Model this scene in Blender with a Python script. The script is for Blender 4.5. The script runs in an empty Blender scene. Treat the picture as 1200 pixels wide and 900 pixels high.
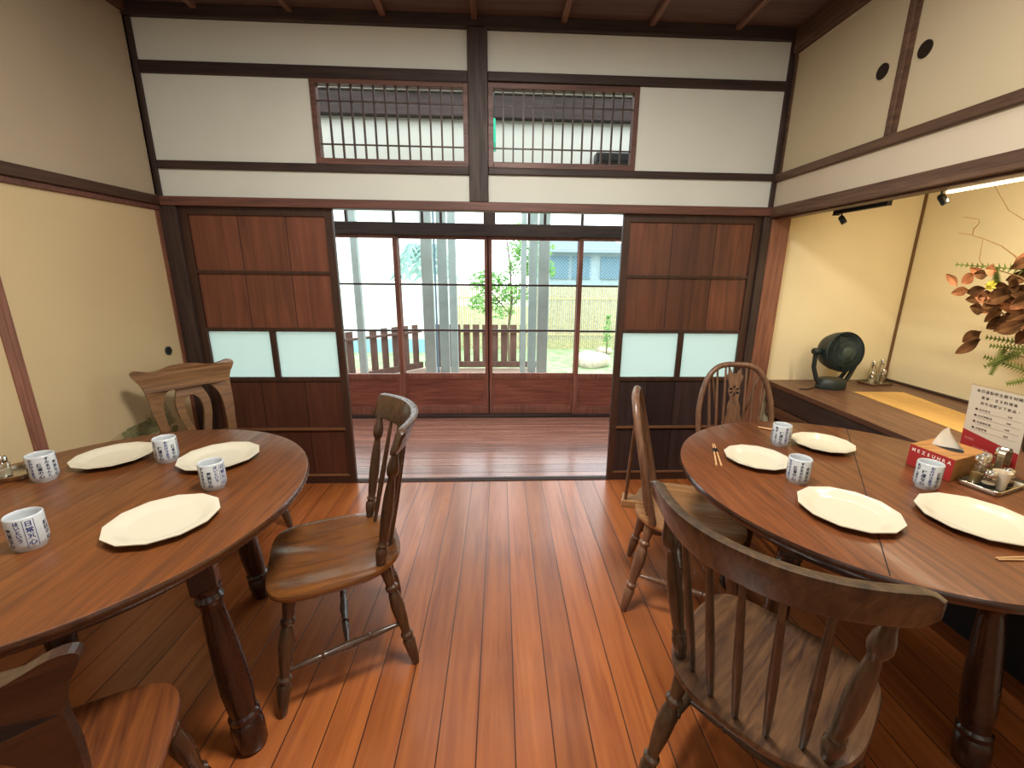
import bpy, bmesh, math, random
from math import sin, cos, pi, radians, sqrt
from mathutils import Vector, Matrix
random.seed(7)
C = bpy.context.scene.collection
SC = bpy.context.scene

# ------------------------------------------------------------------ materials
class NT:
    def __init__(s, name):
        s.m = bpy.data.materials.new(name); s.m.use_nodes = True
        s.t = s.m.node_tree; s.n = s.t.nodes; s.l = s.t.links
        s.b = s.n['Principled BSDF']; s.out = s.n['Material Output']
    def add(s, typ, **k):
        n = s.n.new(typ)
        for a, v in k.items(): setattr(n, a, v)
        return n
    def link(s, a, b): s.l.new(a, b)
    def math(s, op, a, b=None):
        n = s.add('ShaderNodeMath', operation=op)
        for i, v in enumerate((a, b)):
            if v is None: continue
            if isinstance(v, (int, float)): n.inputs[i].default_value = v
            else: s.link(v, n.inputs[i])
        return n.outputs[0]
    def ramp(s, fac, stops):
        r = s.add('ShaderNodeValToRGB'); e = r.color_ramp.elements
        while len(e) < len(stops): e.new(0.5)
        for el, (p, c) in zip(e, stops): el.position = p; el.color = (*c, 1)
        s.link(fac, r.inputs[0]); return r.outputs[0]
    def mix(s, fac, a, b, mode='MIX'):
        m = s.add('ShaderNodeMix', data_type='RGBA', blend_type=mode)
        for i, v in ((0, fac), (6, a), (7, b)):
            if isinstance(v, (int, float)): m.inputs[i].default_value = v
            elif isinstance(v, tuple): m.inputs[i].default_value = (*v, 1)
            else: s.link(v, m.inputs[i])
        return m.outputs[2]
    def noise(s, vec, scale, detail=4, rough=.55, dist=0):
        n = s.add('ShaderNodeTexNoise'); n.inputs['Scale'].default_value = scale
        n.inputs['Detail'].default_value = detail; n.inputs['Roughness'].default_value = rough
        n.inputs['Distortion'].default_value = dist
        if vec is not None: s.link(vec, n.inputs['Vector'])
        return n.outputs[0]
    def coords(s, scale=(1, 1, 1), kind='Object'):
        tc = s.add('ShaderNodeTexCoord'); mp = s.add('ShaderNodeMapping')
        mp.inputs['Scale'].default_value = scale; s.link(tc.outputs[kind], mp.inputs[0])
        return mp.outputs[0]
    def bump(s, h, strength=.2, dist=.005):
        b = s.add('ShaderNodeBump'); b.inputs['Strength'].default_value = strength
        b.inputs['Distance'].default_value = dist; s.link(h, b.inputs['Height'])
        s.link(b.outputs[0], s.b.inputs['Normal'])

def srgb(h):
    h = h.lstrip('#'); v = [int(h[i:i+2], 16)/255 for i in (0, 2, 4)]
    return tuple(x/12.92 if x < .04045 else ((x+.055)/1.055)**2.4 for x in v)

def plain(name, col, rough=.5, metal=0, spec=.5, noise=0, nscale=8, bump=0):
    t = NT(name); c = srgb(col); t.b.inputs['Base Color'].default_value = (*c, 1)
    t.b.inputs['Roughness'].default_value = rough; t.b.inputs['Metallic'].default_value = metal
    t.b.inputs['Specular IOR Level'].default_value = spec
    if noise or bump:
        f = t.noise(t.coords(), nscale, 5)
        if noise:
            r = t.ramp(f, [(.3, tuple(x*(1-noise) for x in c)), (.7, tuple(min(1, x*(1+noise)) for x in c))])
            t.link(r, t.b.inputs['Base Color'])
        if bump: t.bump(f, bump, .002)
    return t.m

def wood(name, dark, light, axis='Z', rough=.35, spec=.5, fine=1.0, bump=.12, coat=0, contrast=1.0):
    t = NT(name); k = [34*fine]*3; k['XYZ'.index(axis)] = 2.0*fine
    v = t.coords(tuple(k))
    g = t.noise(v, 1.6, 6, .62, .6)
    v2 = t.coords(tuple(2.2 if x > 5*fine else .8 for x in k))
    big = t.noise(v2, 1.0, 3, .5, .4)
    d, l = srgb(dark), srgb(light)
    c1 = t.ramp(g, [(.5-.22/contrast, d), (.5+.22/contrast, l)])
    c2 = t.ramp(big, [(.3, (.72, .70, .68)), (.7, (1.15, 1.15, 1.15))])
    c = t.mix(1.0, c1, c2, 'MULTIPLY'); t.link(c, t.b.inputs['Base Color'])
    rr = t.ramp(g, [(.3, (rough+.1,)*3), (.7, (max(.05, rough-.06),)*3)]); t.link(rr, t.b.inputs['Roughness'])
    t.b.inputs['Specular IOR Level'].default_value = spec
    t.b.inputs['Coat Weight'].default_value = coat; t.b.inputs['Coat Roughness'].default_value = .12
    t.bump(g, bump, .001)
    return t.m

def boards(name, dark, light, axis_w, width, offset, along, rough=.3, var=.28, gap=.02, joints=0, coat=0.0, tint2=None):
    """planked floor or panel: planks WIDTH wide, counted along AXIS_W, grain along ALONG"""
    t = NT(name); tc = t.add('ShaderNodeTexCoord'); sep = t.add('ShaderNodeSeparateXYZ')
    t.link(tc.outputs['Object'], sep.inputs[0]); w = sep.outputs['XYZ'.index(axis_w)]; al = sep.outputs['XYZ'.index(along)]
    u = t.math('DIVIDE', t.math('SUBTRACT', w, offset), width)
    idx = t.math('FLOOR', u); fr = t.math('SUBTRACT', u, idx)
    wn = t.add('ShaderNodeTexWhiteNoise', noise_dimensions='1D'); t.link(idx, wn.inputs['W'])
    k = [16.0]*3; k['XYZ'.index(along)] = .9
    mp = t.add('ShaderNodeMapping'); mp.inputs['Scale'].default_value = k; t.link(tc.outputs['Object'], mp.inputs[0])
    cx = t.add('ShaderNodeCombineXYZ'); t.link(t.math('MULTIPLY', wn.outputs[0], 37.0), cx.inputs[0]); t.link(t.math('MULTIPLY', wn.outputs[0], 91.0), cx.inputs[1])
    va = t.add('ShaderNodeVectorMath', operation='ADD'); t.link(mp.outputs[0], va.inputs[0]); t.link(cx.outputs[0], va.inputs[1])
    g = t.noise(va.outputs[0], 1.5, 6, .6, .8)
    d, l = srgb(dark), srgb(light)
    c = t.ramp(g, [(.28, d), (.75, l)])
    tone = t.ramp(wn.outputs[0], [(0, (1-var,)*3), (.5, (1, 1, 1)), (1, (1+var*.6,)*3)])
    c = t.mix(1.0, c, tone, 'MULTIPLY')
    if tint2: # broad blotches
        bl = t.noise(t.coords((1.4, 1.4, 1.4)), 1.3, 3, .5, .3)
        c = t.mix(t.ramp(bl, [(.42, (0, 0, 0)), (.7, (.55, .55, .55))]), c, srgb(tint2))
    edge = t.math('MINIMUM', fr, t.math('SUBTRACT', 1.0, fr))
    gm = t.ramp(edge, [(0, (0, 0, 0)), (gap*.45, (.12, .12, .12)), (gap, (1, 1, 1))])
    c = t.mix(1.0, c, gm, 'MULTIPLY'); t.link(c, t.b.inputs['Base Color'])
    rr = t.ramp(g, [(.2, (rough+.12,)*3), (.8, (rough,)*3)]); t.link(rr, t.b.inputs['Roughness'])
    t.b.inputs['Coat Weight'].default_value = coat; t.b.inputs['Coat Roughness'].default_value = .15
    h = t.mix(.12, gm, g); t.bump(h, .35, .003)
    return t.m

def plaster(name, col, var=.05, rough=.85):
    t = NT(name); c = srgb(col)
    f = t.noise(t.coords(), 1.6, 4, .5, .2); fine = t.noise(t.coords(), 90, 3)
    r = t.ramp(f, [(.3, tuple(x*(1-var) for x in c)), (.7, tuple(min(1, x*(1+var)) for x in c))])
    t.link(r, t.b.inputs['Base Color']); t.b.inputs['Roughness'].default_value = rough
    t.b.inputs['Specular IOR Level'].default_value = .2
    t.bump(fine, .12, .001); return t.m

def glass_thin(name, tint=(1, 1, 1), refl=.08, rough=.02):
    t = NT(name); t.n.remove(t.b)
    tr = t.add('ShaderNodeBsdfTransparent'); tr.inputs[0].default_value = (*tint, 1)
    gl = t.add('ShaderNodeBsdfGlossy'); gl.inputs['Roughness'].default_value = rough
    mx = t.add('ShaderNodeMixShader'); mx.inputs[0].default_value = refl
    t.link(tr.outputs[0], mx.inputs[1]); t.link(gl.outputs[0], mx.inputs[2]); t.link(mx.outputs[0], t.out.inputs[0])
    return t.m

def frosted(name, col):
    t = NT(name); t.n.remove(t.b); c = srgb(col)
    a = t.add('ShaderNodeBsdfTranslucent'); a.inputs[0].default_value = (*c, 1)
    d = t.add('ShaderNodeBsdfDiffuse'); d.inputs[0].default_value = (*c, 1)
    g = t.add('ShaderNodeBsdfGlossy'); g.inputs['Roughness'].default_value = .35
    m = t.add('ShaderNodeMixShader'); m.inputs[0].default_value = .22
    m2 = t.add('ShaderNodeMixShader'); m2.inputs[0].default_value = .05
    t.link(a.outputs[0], m.inputs[1]); t.link(d.outputs[0], m.inputs[2])
    t.link(m.outputs[0], m2.inputs[1]); t.link(g.outputs[0], m2.inputs[2]); t.link(m2.outputs[0], t.out.inputs[0])
    return t.m

def leafmat(name, a, b, scale=6):
    t = NT(name); t.n.remove(t.b)
    c = t.ramp(t.noise(t.coords(), scale, 3), [(.35, srgb(a)), (.65, srgb(b))])
    d = t.add('ShaderNodeBsdfDiffuse'); tr = t.add('ShaderNodeBsdfTranslucent')
    t.link(c, d.inputs[0]); t.link(c, tr.inputs[0])
    m = t.add('ShaderNodeMixShader'); m.inputs[0].default_value = .35
    t.link(d.outputs[0], m.inputs[1]); t.link(tr.outputs[0], m.inputs[2]); t.link(m.outputs[0], t.out.inputs[0])
    return t.m

def emit(name, col, s):
    t = NT(name); t.b.inputs['Base Color'].default_value = (*srgb(col), 1)
    t.b.inputs['Emission Color'].default_value = (*srgb(col), 1); t.b.inputs['Emission Strength'].default_value = s
    return t.m

M = {}
M['floor'] = boards('floor_boards', '#783a18', '#ae6632', 'X', .1222, .100, 'Y', rough=.25, var=.24, gap=.022, coat=.22, tint2='#a8623a')
M['verfloor'] = boards('veranda_boards', '#6a4036', '#a87866', 'Y', .128, .02, 'X', rough=.22, var=.22, gap=.03, coat=.35)
M['timber'] = wood('dark_timber', '#251b18', '#453530', 'X', rough=.5, spec=.35)
M['timberv'] = wood('dark_timber_upright', '#2a201d', '#4c3c37', 'Z', rough=.5, spec=.35)
M['timbery'] = wood('dark_timber_side', '#4a362c', '#785c48', 'Y', rough=.5, spec=.35)
M['timber2'] = wood('dark_rail_wood', '#2c1c14', '#523626', 'Y', rough=.45)
M['redbrown'] = wood('red_brown_post', '#6a4234', '#966650', 'Z', rough=.45, spec=.4)
M['kamoi'] = wood('lintel_wood', '#4a302a', '#784e40', 'X', rough=.45)
M['plaster'] = plaster('white_plaster', '#d4d8cf')
M['plasterL'] = plaster('grey_beige_plaster', '#b0a28c')
M['plasterR'] = plaster('warm_plaster', '#c8bba6')
M['alcove'] = plaster('alcove_plaster', '#e0d2ac')
M['fusuma'] = plaster('cream_door_paper', '#c8b48c', .05)
M['cupboard'] = plaster('cupboard_paper', '#c0b294', .04)
M['ceiling'] = boards('ceiling_boards', '#5a4642', '#7c6660', 'Y', .45, .1, 'X', rough=.6, var=.2, gap=.012)
M['batten'] = wood('ceiling_batten', '#5e4238', '#92705e', 'Y', rough=.55)
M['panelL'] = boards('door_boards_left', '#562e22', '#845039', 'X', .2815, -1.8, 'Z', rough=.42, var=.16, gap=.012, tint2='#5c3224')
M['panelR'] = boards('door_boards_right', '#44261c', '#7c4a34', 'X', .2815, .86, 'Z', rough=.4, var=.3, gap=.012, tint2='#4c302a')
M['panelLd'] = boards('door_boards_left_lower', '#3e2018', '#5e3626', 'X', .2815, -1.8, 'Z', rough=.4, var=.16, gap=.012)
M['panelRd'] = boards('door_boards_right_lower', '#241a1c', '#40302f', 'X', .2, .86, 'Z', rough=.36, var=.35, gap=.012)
M['doorframe'] = wood('sliding_door_frame', '#2c1b15', '#4a3024', 'Z', rough=.42)
M['doorlight'] = wood('worn_door_rail', '#6a4630', '#8e6444', 'X', rough=.4)
M['glassframe'] = wood('glass_door_wood', '#6e4034', '#9a6454', 'Z', rough=.42)
M['glasspanel'] = wood('glass_door_panel', '#703c30', '#9a5c4c', 'X', rough=.4, contrast=1.4)
M['bar'] = plain('dark_glazing_bar', '#3c2824', .5)
M['frost'] = frosted('frosted_glass', '#d8f0ea')
M['glass'] = glass_thin('window_glass', (.985, 1, .995), .012, 0)
M['jar'] = glass_thin('jar_glass', (.86, .84, .78), .2, .04)
M['acrylic'] = glass_thin('clear_acrylic', (.97, .97, .95), .06)
M['tableL'] = wood('oak_table_top', '#4a2812', '#824c24', 'Y', rough=.34, fine=1.1, coat=.15, contrast=.9)
M['tableLd'] = wood('dark_table_leg', '#1c0d0a', '#38190f', 'Z', rough=.25, coat=.25)
M['tableLe'] = wood('table_edge_wood', '#2e170c', '#52301a', 'X', rough=.25, coat=.3)
M['tableR'] = wood('walnut_table_top', '#462411', '#804a28', 'Y', rough=.34, fine=1.0, coat=.15, contrast=.9)
M['tableRe'] = wood('walnut_table_edge', '#1c100c', '#3c2218', 'X', rough=.2, coat=.4)
M['chairL'] = wood('golden_brown_chair', '#4a2a14', '#835228', 'Y', rough=.24, coat=.5, fine=1.5)
M['chairLl'] = wood('brown_turned_wood', '#2e1e14', '#583e2a', 'Z', rough=.28, coat=.35)
M['chairR'] = wood('worn_grey_brown_chair', '#281e16', '#544230', 'Z', rough=.34, coat=.2, contrast=1.3)
M['chairRs'] = wood('worn_seat_wood', '#38241a', '#694c34', 'Y', rough=.36, coat=.15, contrast=1.4)
M['wheel'] = wood('reddish_wheelback_wood', '#54382a', '#866248', 'Z', rough=.36, coat=.15)
M['wheels'] = wood('wheelback_seat_wood', '#7c5434', '#b98756', 'Y', rough=.36, coat=.15)
M['splat'] = wood('oak_splat_chair', '#54361e', '#8c6440', 'X', rough=.3, coat=.3, contrast=1.1)
M['splats'] = wood('oak_splat_seat', '#5c3620', '#8e5c38', 'Y', rough=.33, coat=.3, contrast=1.1)
M['splat2'] = wood('shaded_oak_back', '#1c0f08', '#44291a', 'X', rough=.3, coat=.3)  # oak of the near chair's back, its backlit shade put into the colour
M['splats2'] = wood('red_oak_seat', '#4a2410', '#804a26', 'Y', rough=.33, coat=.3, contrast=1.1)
M['china'] = plain('cream_glazed_china', '#ccc6b2', .14, spec=.6)
M['mug'] = plain('white_glazed_mug', '#c2c8cc', .2, spec=.55, noise=.05, nscale=30)
M['inkblue'] = plain('blue_glaze_ink', '#1d2f78', .3)
M['ink'] = plain('navy_glaze_ink', '#1a2340', .3)
M['chop'] = wood('pale_chopstick_wood', '#b98a55', '#dcb684', 'X', rough=.5)
M['black'] = plain('black_plastic', '#14181a', .45)
M['fan'] = plain('dark_green_grey_plastic', '#1b2624', .5, noise=.1, nscale=40)
M['fanlite'] = plain('grey_green_plastic', '#34403c', .45)
M['steel'] = plain('stainless_steel', '#c2bcae', .22, metal=1)
M['chrome'] = plain('chrome_cap', '#dcd8d0', .12, metal=1)
M['salt'] = plain('white_salt', '#cfc6b0', .9, noise=.1, nscale=80)
M['pepper'] = plain('ground_spice', '#8a7448', .9, noise=.3, nscale=120)
M['cream'] = plain('cream_plastic', '#d8ccb4', .45)
M['tbox'] = wood('bamboo_box_wood', '#8c5a2c', '#b98648', 'X', rough=.45)
M['red'] = plain('red_printed_face', '#a02828', .5)
M['white'] = plain('white_print', '#ead8cc', .6)
M['tissue'] = plain('tissue_paper', '#dcd4c2', .95, bump=.3, nscale=30)
M['paper'] = plain('menu_paper', '#cfc4b0', .7)
M['print'] = plain('grey_menu_print', '#4a4038', .7)
M['pink'] = plain('pale_pink_print', '#d98a80', .7)
M['mat'] = wood('pale_veneer_mat', '#c0944c', '#dcb068', 'Y', rough=.6, fine=3, bump=.05)
M['plat'] = wood('alcove_platform_wood', '#4c3024', '#7a543c', 'Y', rough=.4, coat=.1)
M['platd'] = wood('alcove_front_board', '#30221e', '#4e3a32', 'Y', rough=.45)
M['shaft'] = plain('tarnished_pull', '#2c2018', .5, metal=.4)
M['pull'] = plain('black_door_pull', '#10181a', .35)
M['led'] = emit('warm_led', '#ffe0a8', 14)
M['leafo'] = leafmat('orange_brown_leaf', '#8c5638', '#b8805c', 14)
M['leafb'] = leafmat('rust_brown_leaf', '#3e2a1a', '#6c4a30', 14)
M['leafg'] = leafmat('fern_green', '#4c5428', '#7c8448', 20)
M['petal'] = leafmat('yellow_green_petal', '#b8b040', '#dccc60', 20)
M['twig'] = plain('brown_twig', '#6a4c28', .8)
M['vase'] = plain('dark_stoneware', '#2a221e', .5, noise=.3, nscale=12)
M['grass'] = plain('lawn_grass', '#98b080', .95, noise=.35, nscale=5)
M['gravel'] = plain('pale_gravel', '#b8b0a0', .95, noise=.2, nscale=30)
M['deck'] = boards('porch_deck_boards', '#8a6c5c', '#b89c88', 'Y', .12, .0, 'X', rough=.7, var=.15, gap=.04)
M['slat'] = wood('railing_slat_wood', '#5a4038', '#836458', 'Z', rough=.8, bump=.3)
M['outpost'] = plain('white_painted_post', '#a4b0ae', .6, noise=.12, nscale=6)
M['bamboo'] = plain('bamboo_cane', '#c4b48c', .8, noise=.3, nscale=25)
M['house'] = plain('pale_house_wall', '#a0b4bc', .8, noise=.1)
M['housed'] = plain('lattice_wood', '#70889a', .8)
M['roof'] = plain('grey_tile_roof', '#6c7c86', .8, noise=.15, nscale=20)
M['whitewall'] = plain('white_render', '#e8ecec', .9)
M['blueg'] = plain('pale_blue_plinth', '#8cb4c4', .8)
M['tree'] = leafmat('fresh_tree_leaf', '#6ca45c', '#a4c880', 3)
M['palm'] = leafmat('palm_leaf', '#84a8a4', '#a8c4bc', 3)
M['bark'] = plain('grey_bark', '#6c5c4c', .9)
M['rock'] = plain('garden_rock', '#c0b0a0', .9, noise=.25, nscale=8, bump=.5)
M['green'] = emit('green_sign', '#2fc49c', .5)
M['mount'] = plain('faint_ink_wash', '#b6a37c', .9, noise=.08, nscale=6)
M['inktree'] = plain('painted_pine_ink', '#7c7850', .9, noise=.35, nscale=25)
M['inktree2'] = plain('painted_pine_pale', '#9c8f68', .9, noise=.2, nscale=25)
M['cable'] = plain('black_cable', '#101010', .5)
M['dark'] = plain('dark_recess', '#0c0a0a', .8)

# ------------------------------------------------------------------ mesh helpers
class MB:
    def __init__(s): s.v = []; s.f = []; s.mi = []; s.cur = 0
    def add(s, v, f):
        o = len(s.v); s.v += [tuple(p) for p in v]; s.f += [tuple(i+o for i in q) for q in f]; s.mi += [s.cur]*len(f); return s
    def box(s, x0, x1, y0, y1, z0, z1):
        v = [(x, y, z) for z in (z0, z1) for y in (y0, y1) for x in (x0, x1)]
        return s.add(v, [(0, 2, 3, 1), (4, 5, 7, 6), (0, 1, 5, 4), (2, 6, 7, 3), (0, 4, 6, 2), (1, 3, 7, 5)])
    def prism(s, poly, h0, h1, axis='Z'):
        """convex/any polygon in the plane across AXIS, extruded"""
        def P(a, b, h): return {'Z': (a, b, h), 'Y': (a, h, b), 'X': (h, a, b)}[axis]
        n = len(poly); v = [P(a, b, h0) for a, b in poly] + [P(a, b, h1) for a, b in poly]
        f = [tuple(range(n))[::-1], tuple(range(n, 2*n))] + [(i, (i+1) % n, n+(i+1) % n, n+i) for i in range(n)]
        return s.add(v, f)
    def obox(s, p0, p1, w, h, up=(0, 0, 1)):
        """bar with rectangular section from p0 to p1"""
        p0, p1 = Vector(p0), Vector(p1); d = (p1-p0).normalized(); u = Vector(up)
        r = d.cross(u)
        if r.length < 1e-4: r = d.cross(Vector((1, 0, 0)))
        r.normalize(); u = r.cross(d)
        v = []
        for p in (p0, p1):
            for a, b in ((-1, -1), (1, -1), (1, 1), (-1, 1)): v.append(p + r*a*w/2 + u*b*h/2)
        return s.add(v, [(0, 1, 2, 3), (7, 6, 5, 4)] + [(i, i+4, (i+1) % 4+4, (i+1) % 4) for i in range(4)])
    def turned(s, p0, p1, prof, n=16, caps=True):
        p0, p1 = Vector(p0), Vector(p1); d = (p1-p0); L = d.length; d.normalize()
        r = d.cross(Vector((0, 0, 1)))
        if r.length < 1e-3: r = Vector((1, 0, 0))
        r.normalize(); u = r.cross(d); v = []; f = []
        for t, rad in prof:
            c = p0 + d*L*t
            for i in range(n):
                a = 2*pi*i/n; v.append(c + (r*cos(a)+u*sin(a))*rad)
        for k in range(len(prof)-1):
            for i in range(n):
                j = (i+1) % n; f.append((k*n+i, k*n+j, (k+1)*n+j, (k+1)*n+i))
        if caps: f += [tuple(range(n))[::-1], tuple(range((len(prof)-1)*n, len(prof)*n))]
        return s.add(v, f)
    def tube(s, pts, rad, n=8):
        """swept tube through points; rad a number or list"""
        P = [Vector(p) for p in pts]; R = rad if isinstance(rad, (list, tuple)) else [rad]*len(P)
        v = []; f = []; ref = None
        for k, p in enumerate(P):
            d = (P[min(k+1, len(P)-1)] - P[max(k-1, 0)]).normalized()
            if ref is None:
                ref = d.cross(Vector((0, 0, 1)))
                if ref.length < .05: ref = d.cross(Vector((0, 1, 0)))
            ref = (ref - d*ref.dot(d)).normalized(); u = d.cross(ref)
            for i in range(n):
                a = 2*pi*i/n; v.append(p + (ref*cos(a)+u*sin(a))*R[k])
        for k in range(len(P)-1):
            for i in range(n):
                j = (i+1) % n; f.append((k*n+i, k*n+j, (k+1)*n+j, (k+1)*n+i))
        f += [tuple(range(n))[::-1], tuple(range((len(P)-1)*n, len(P)*n))]
        return s.add(v, f)
    def lathe(s, prof, n=32, o=(0, 0, 0), sx=1, sy=1):
        """profile of (radius, z) about Z; radius 0 closes"""
        v = []; f = []; k0 = len(prof)
        for r, z in prof:
            for i in range(n):
                a = 2*pi*i/n; v.append((o[0]+r*cos(a)*sx, o[1]+r*sin(a)*sy, o[2]+z))
        for k in range(k0-1):
            for i in range(n):
                j = (i+1) % n; f.append((k*n+i, k*n+j, (k+1)*n+j, (k+1)*n+i))
        if prof[0][0] > 1e-6: f.append(tuple(range(n))[::-1])
        if prof[-1][0] > 1e-6: f.append(tuple(range((k0-1)*n, k0*n)))
        return s.add(v, f)
    def xform(s, m):
        s.v = [tuple(m @ Vector(p)) for p in s.v]; return s
    def build(s, name, mat, parent=None, smooth=False, bevel=0, loc=None, rz=None):
        me = bpy.data.meshes.new(name); me.from_pydata(s.v, [], s.f); me.validate()
        mats = mat if isinstance(mat, (list, tuple)) else [mat]
        for m in mats: me.materials.append(m)
        if len(mats) > 1:
            for p, i in zip(me.polygons, s.mi): p.material_index = i
        bm = bmesh.new(); bm.from_mesh(me); bmesh.ops.remove_doubles(bm, verts=bm.verts, dist=1e-6)
        bmesh.ops.recalc_face_normals(bm, faces=bm.faces); bm.to_mesh(me); bm.free()
        o = bpy.data.objects.new(name, me); C.objects.link(o)
        if smooth:
            for p in me.polygons: p.use_smooth = True
            me.set_sharp_from_angle(angle=radians(38))
        if bevel:
            b = o.modifiers.new('bevel', 'BEVEL'); b.width = bevel; b.segments = 2; b.limit_method = 'ANGLE'; b.angle_limit = radians(40)
        if parent: o.parent = parent
        if loc: o.location = loc
        if rz is not None: o.rotation_euler = (0, 0, rz)
        return o

def empty(name, loc=(0, 0, 0), rz=0):
    o = bpy.data.objects.new(name, None); C.objects.link(o); o.location = loc; o.rotation_euler = (0, 0, rz)
    o.empty_display_size = .05; return o
def tag(o, label, cat, group=None, kind=None):
    o['label'] = label; o['category'] = cat
    if group: o['group'] = group
    if kind: o['kind'] = kind
    return o
def struct(o, label, cat):
    o['kind'] = 'structure'; o['label'] = label; o['category'] = cat; return o
def copytree(o, parent=None):
    c = o.copy(); C.objects.link(c)
    if parent: c.parent = parent
    for ch in list(o.children): copytree(ch, c)
    return c

def flat2d(polys, depth=0.0):
    """filled 2-D shape with holes from closed polylines -> (verts, faces) with thickness 2*depth"""
    cu = bpy.data.curves.new('tmp', 'CURVE'); cu.dimensions = '2D'; cu.fill_mode = 'BOTH'; cu.extrude = depth
    for p in polys:
        sp = cu.splines.new('POLY'); sp.points.add(len(p)-1); sp.use_cyclic_u = True
        for q, (a, b) in zip(sp.points, p): q.co = (a, b, 0, 1)
    o = bpy.data.objects.new('tmp', cu); C.objects.link(o)
    dg = bpy.context.evaluated_depsgraph_get(); me = bpy.data.meshes.new_from_object(o.evaluated_get(dg))
    v = [tuple(x.co) for x in me.vertices]; f = [tuple(p.vertices) for p in me.polygons]
    bpy.data.objects.remove(o); bpy.data.curves.remove(cu); bpy.data.meshes.remove(me)
    return v, f

_glyph = {}
def glyph(ch, bold=.0):
    """(verts, faces, width) of one character, 1 em tall"""
    key = (ch, bold)
    if key in _glyph: return _glyph[key]
    cu = bpy.data.curves.new('tmp', 'FONT'); cu.body = ch; cu.size = 1; cu.resolution_u = 2; cu.align_x = 'CENTER'; cu.align_y = 'CENTER'; cu.offset = bold
    o = bpy.data.objects.new('tmp', cu); C.objects.link(o)
    dg = bpy.context.evaluated_depsgraph_get(); me = bpy.data.meshes.new_from_object(o.evaluated_get(dg))
    v = [tuple(x.co) for x in me.vertices]; f = [tuple(p.vertices) for p in me.polygons]
    bpy.data.objects.remove(o); bpy.data.curves.remove(cu); bpy.data.meshes.remove(me)
    if v:
        cx = (min(p[0] for p in v)+max(p[0] for p in v))/2; cy = (min(p[1] for p in v)+max(p[1] for p in v))/2
        big = ord(ch) > 0x3000
        v = [(p[0]-cx, p[1]-(cy if big else .0), 0) for p in v]
    _glyph[key] = (v, f); return v, f

def textrow(mb, s, size, x, y, fn, pitch=None, bold=.01):
    """row of characters starting at x; fn maps (u, v) to 3-D"""
    for i, ch in enumerate(s):
        if ch == ' ': continue
        v, f = glyph(ch, bold); mb.add([fn(x+(i+.5)*(pitch or size)+p[0]*size, y+p[1]*size) for p in v], f)

# ------------------------------------------------------------------ room shell
YB = -4.1; XL = -1.94; XR = 1.754; ZC = 2.80
struct(MB().box(XL-.1, 3.0, YB-.1, .0, -.08, 0).build('floor', M['floor']), 'orange-brown varnished board floor of the dining room', 'floor')
struct(MB().box(-2.9, 2.9, .065, 1.50, -.08, -.004).build('floor_veranda', M['verfloor']), 'glossy reddish board floor of the inner veranda beyond the doorway', 'floor')
s = MB().box(XL, XR+.1, .0, .065, -.08, .004)
for y in (.012, .034): s.box(-1.845, 1.70, y, y+.008, .004, .009)
struct(s.build('trim_threshold', M['doorframe'], bevel=.001), 'grooved wooden threshold under the sliding doors', 'threshold')
struct(MB().box(XL-.15, 3.0, YB-.1, .20, ZC, ZC+.08).build('ceiling', M['ceiling']), 'dark brown boarded ceiling of the room', 'ceiling')
for k in range(8):
    x = -1.56+.4915*k - .0
    if x > 1.7: continue
    struct(MB().box(x-.016, x+.016, YB, .0, 2.775, ZC).build('trim_ceiling_batten', M['batten'], bevel=.003), 'slim brown batten running under the ceiling boards', 'batten')
# far wall, above the lintel: plaster with two transom openings
w = MB()
w.box(XL, XR, .0, .03, 1.851, 2.022); w.box(XL, XR, .0, .03, 2.50, 2.76)
w.box(XL, -1.01, .0, .03, 2.022, 2.50); w.box(.862, XR, .0, .03, 2.022, 2.50)
w.box(XL-.1, XL, -.02, .12, 0, ZC); w.box(XR+.13, XR+.16, .05, .12, 1.85, ZC)
w.box(XR, XR+.15, .02, .12, 1.85, ZC)
struct(w.build('wall_far', M['plaster']), 'white plaster wall above the sliding doors', 'wall')
def trim(name, b, mat, label, bev=.004):
    return struct(MB().box(*b).build(name, mat, bevel=bev), label, 'trim')
trim('trim_crown_far', (XL, XR, -.03, .03, 2.738, ZC), M['timber'], 'dark timber band under the ceiling on the far wall')
for a, b in ((XL+.035, -.128), (-.015, XR-.03)):
    trim('trim_rail_upper', (a, b, -.018, .03, 2.478 if a < -1 else 2.490, 2.538), M['timber'], 'dark upper rail across the white wall '+('left' if a < -1 else 'right')+' of the centre post')
    trim('trim_rail_lower', (a, b, -.018, .03, 2.000 if a < -1 else 2.005, 2.043), M['timber'], 'dark lower rail under the transom lattice '+('left' if a < -1 else 'right')+' of the centre post')
trim('trim_post_centre', (-.128, -.015, -.03, .06, 1.85, 2.75), M['timberv'], 'dark vertical timber post in the middle of the far wall')
trim('trim_lintel', (XL, XR, -.028, .055, 1.80, 1.851), M['kamoi'], 'reddish brown lintel above the sliding doors')
trim('trim_corner_post_left', (XL, XL+.03, -.012, .03, 1.851, 2.738), M['timberv'], 'thin dark corner post at the left end of the far wall')
trim('trim_corner_post_right', (XR-.03, XR, -.012, .03, 1.851, 2.738), M['timberv'], 'thin dark corner post at the right end of the far wall')
trim('trim_post_left', (XL, -1.842, -.02, .07, 0, 1.80), M['timberv'], 'dark upright post left of the left sliding door')
trim('trim_post_right', (1.703, XR, -.016, .07, 0, 1.80), M['timberv'], 'dark upright post right of the right sliding door')
trim('trim_alcove_post', (XR, 1.876, -.02, .07, 0, 1.80), M['redbrown'], 'smooth red-brown post at the corner of the alcove')

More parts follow.
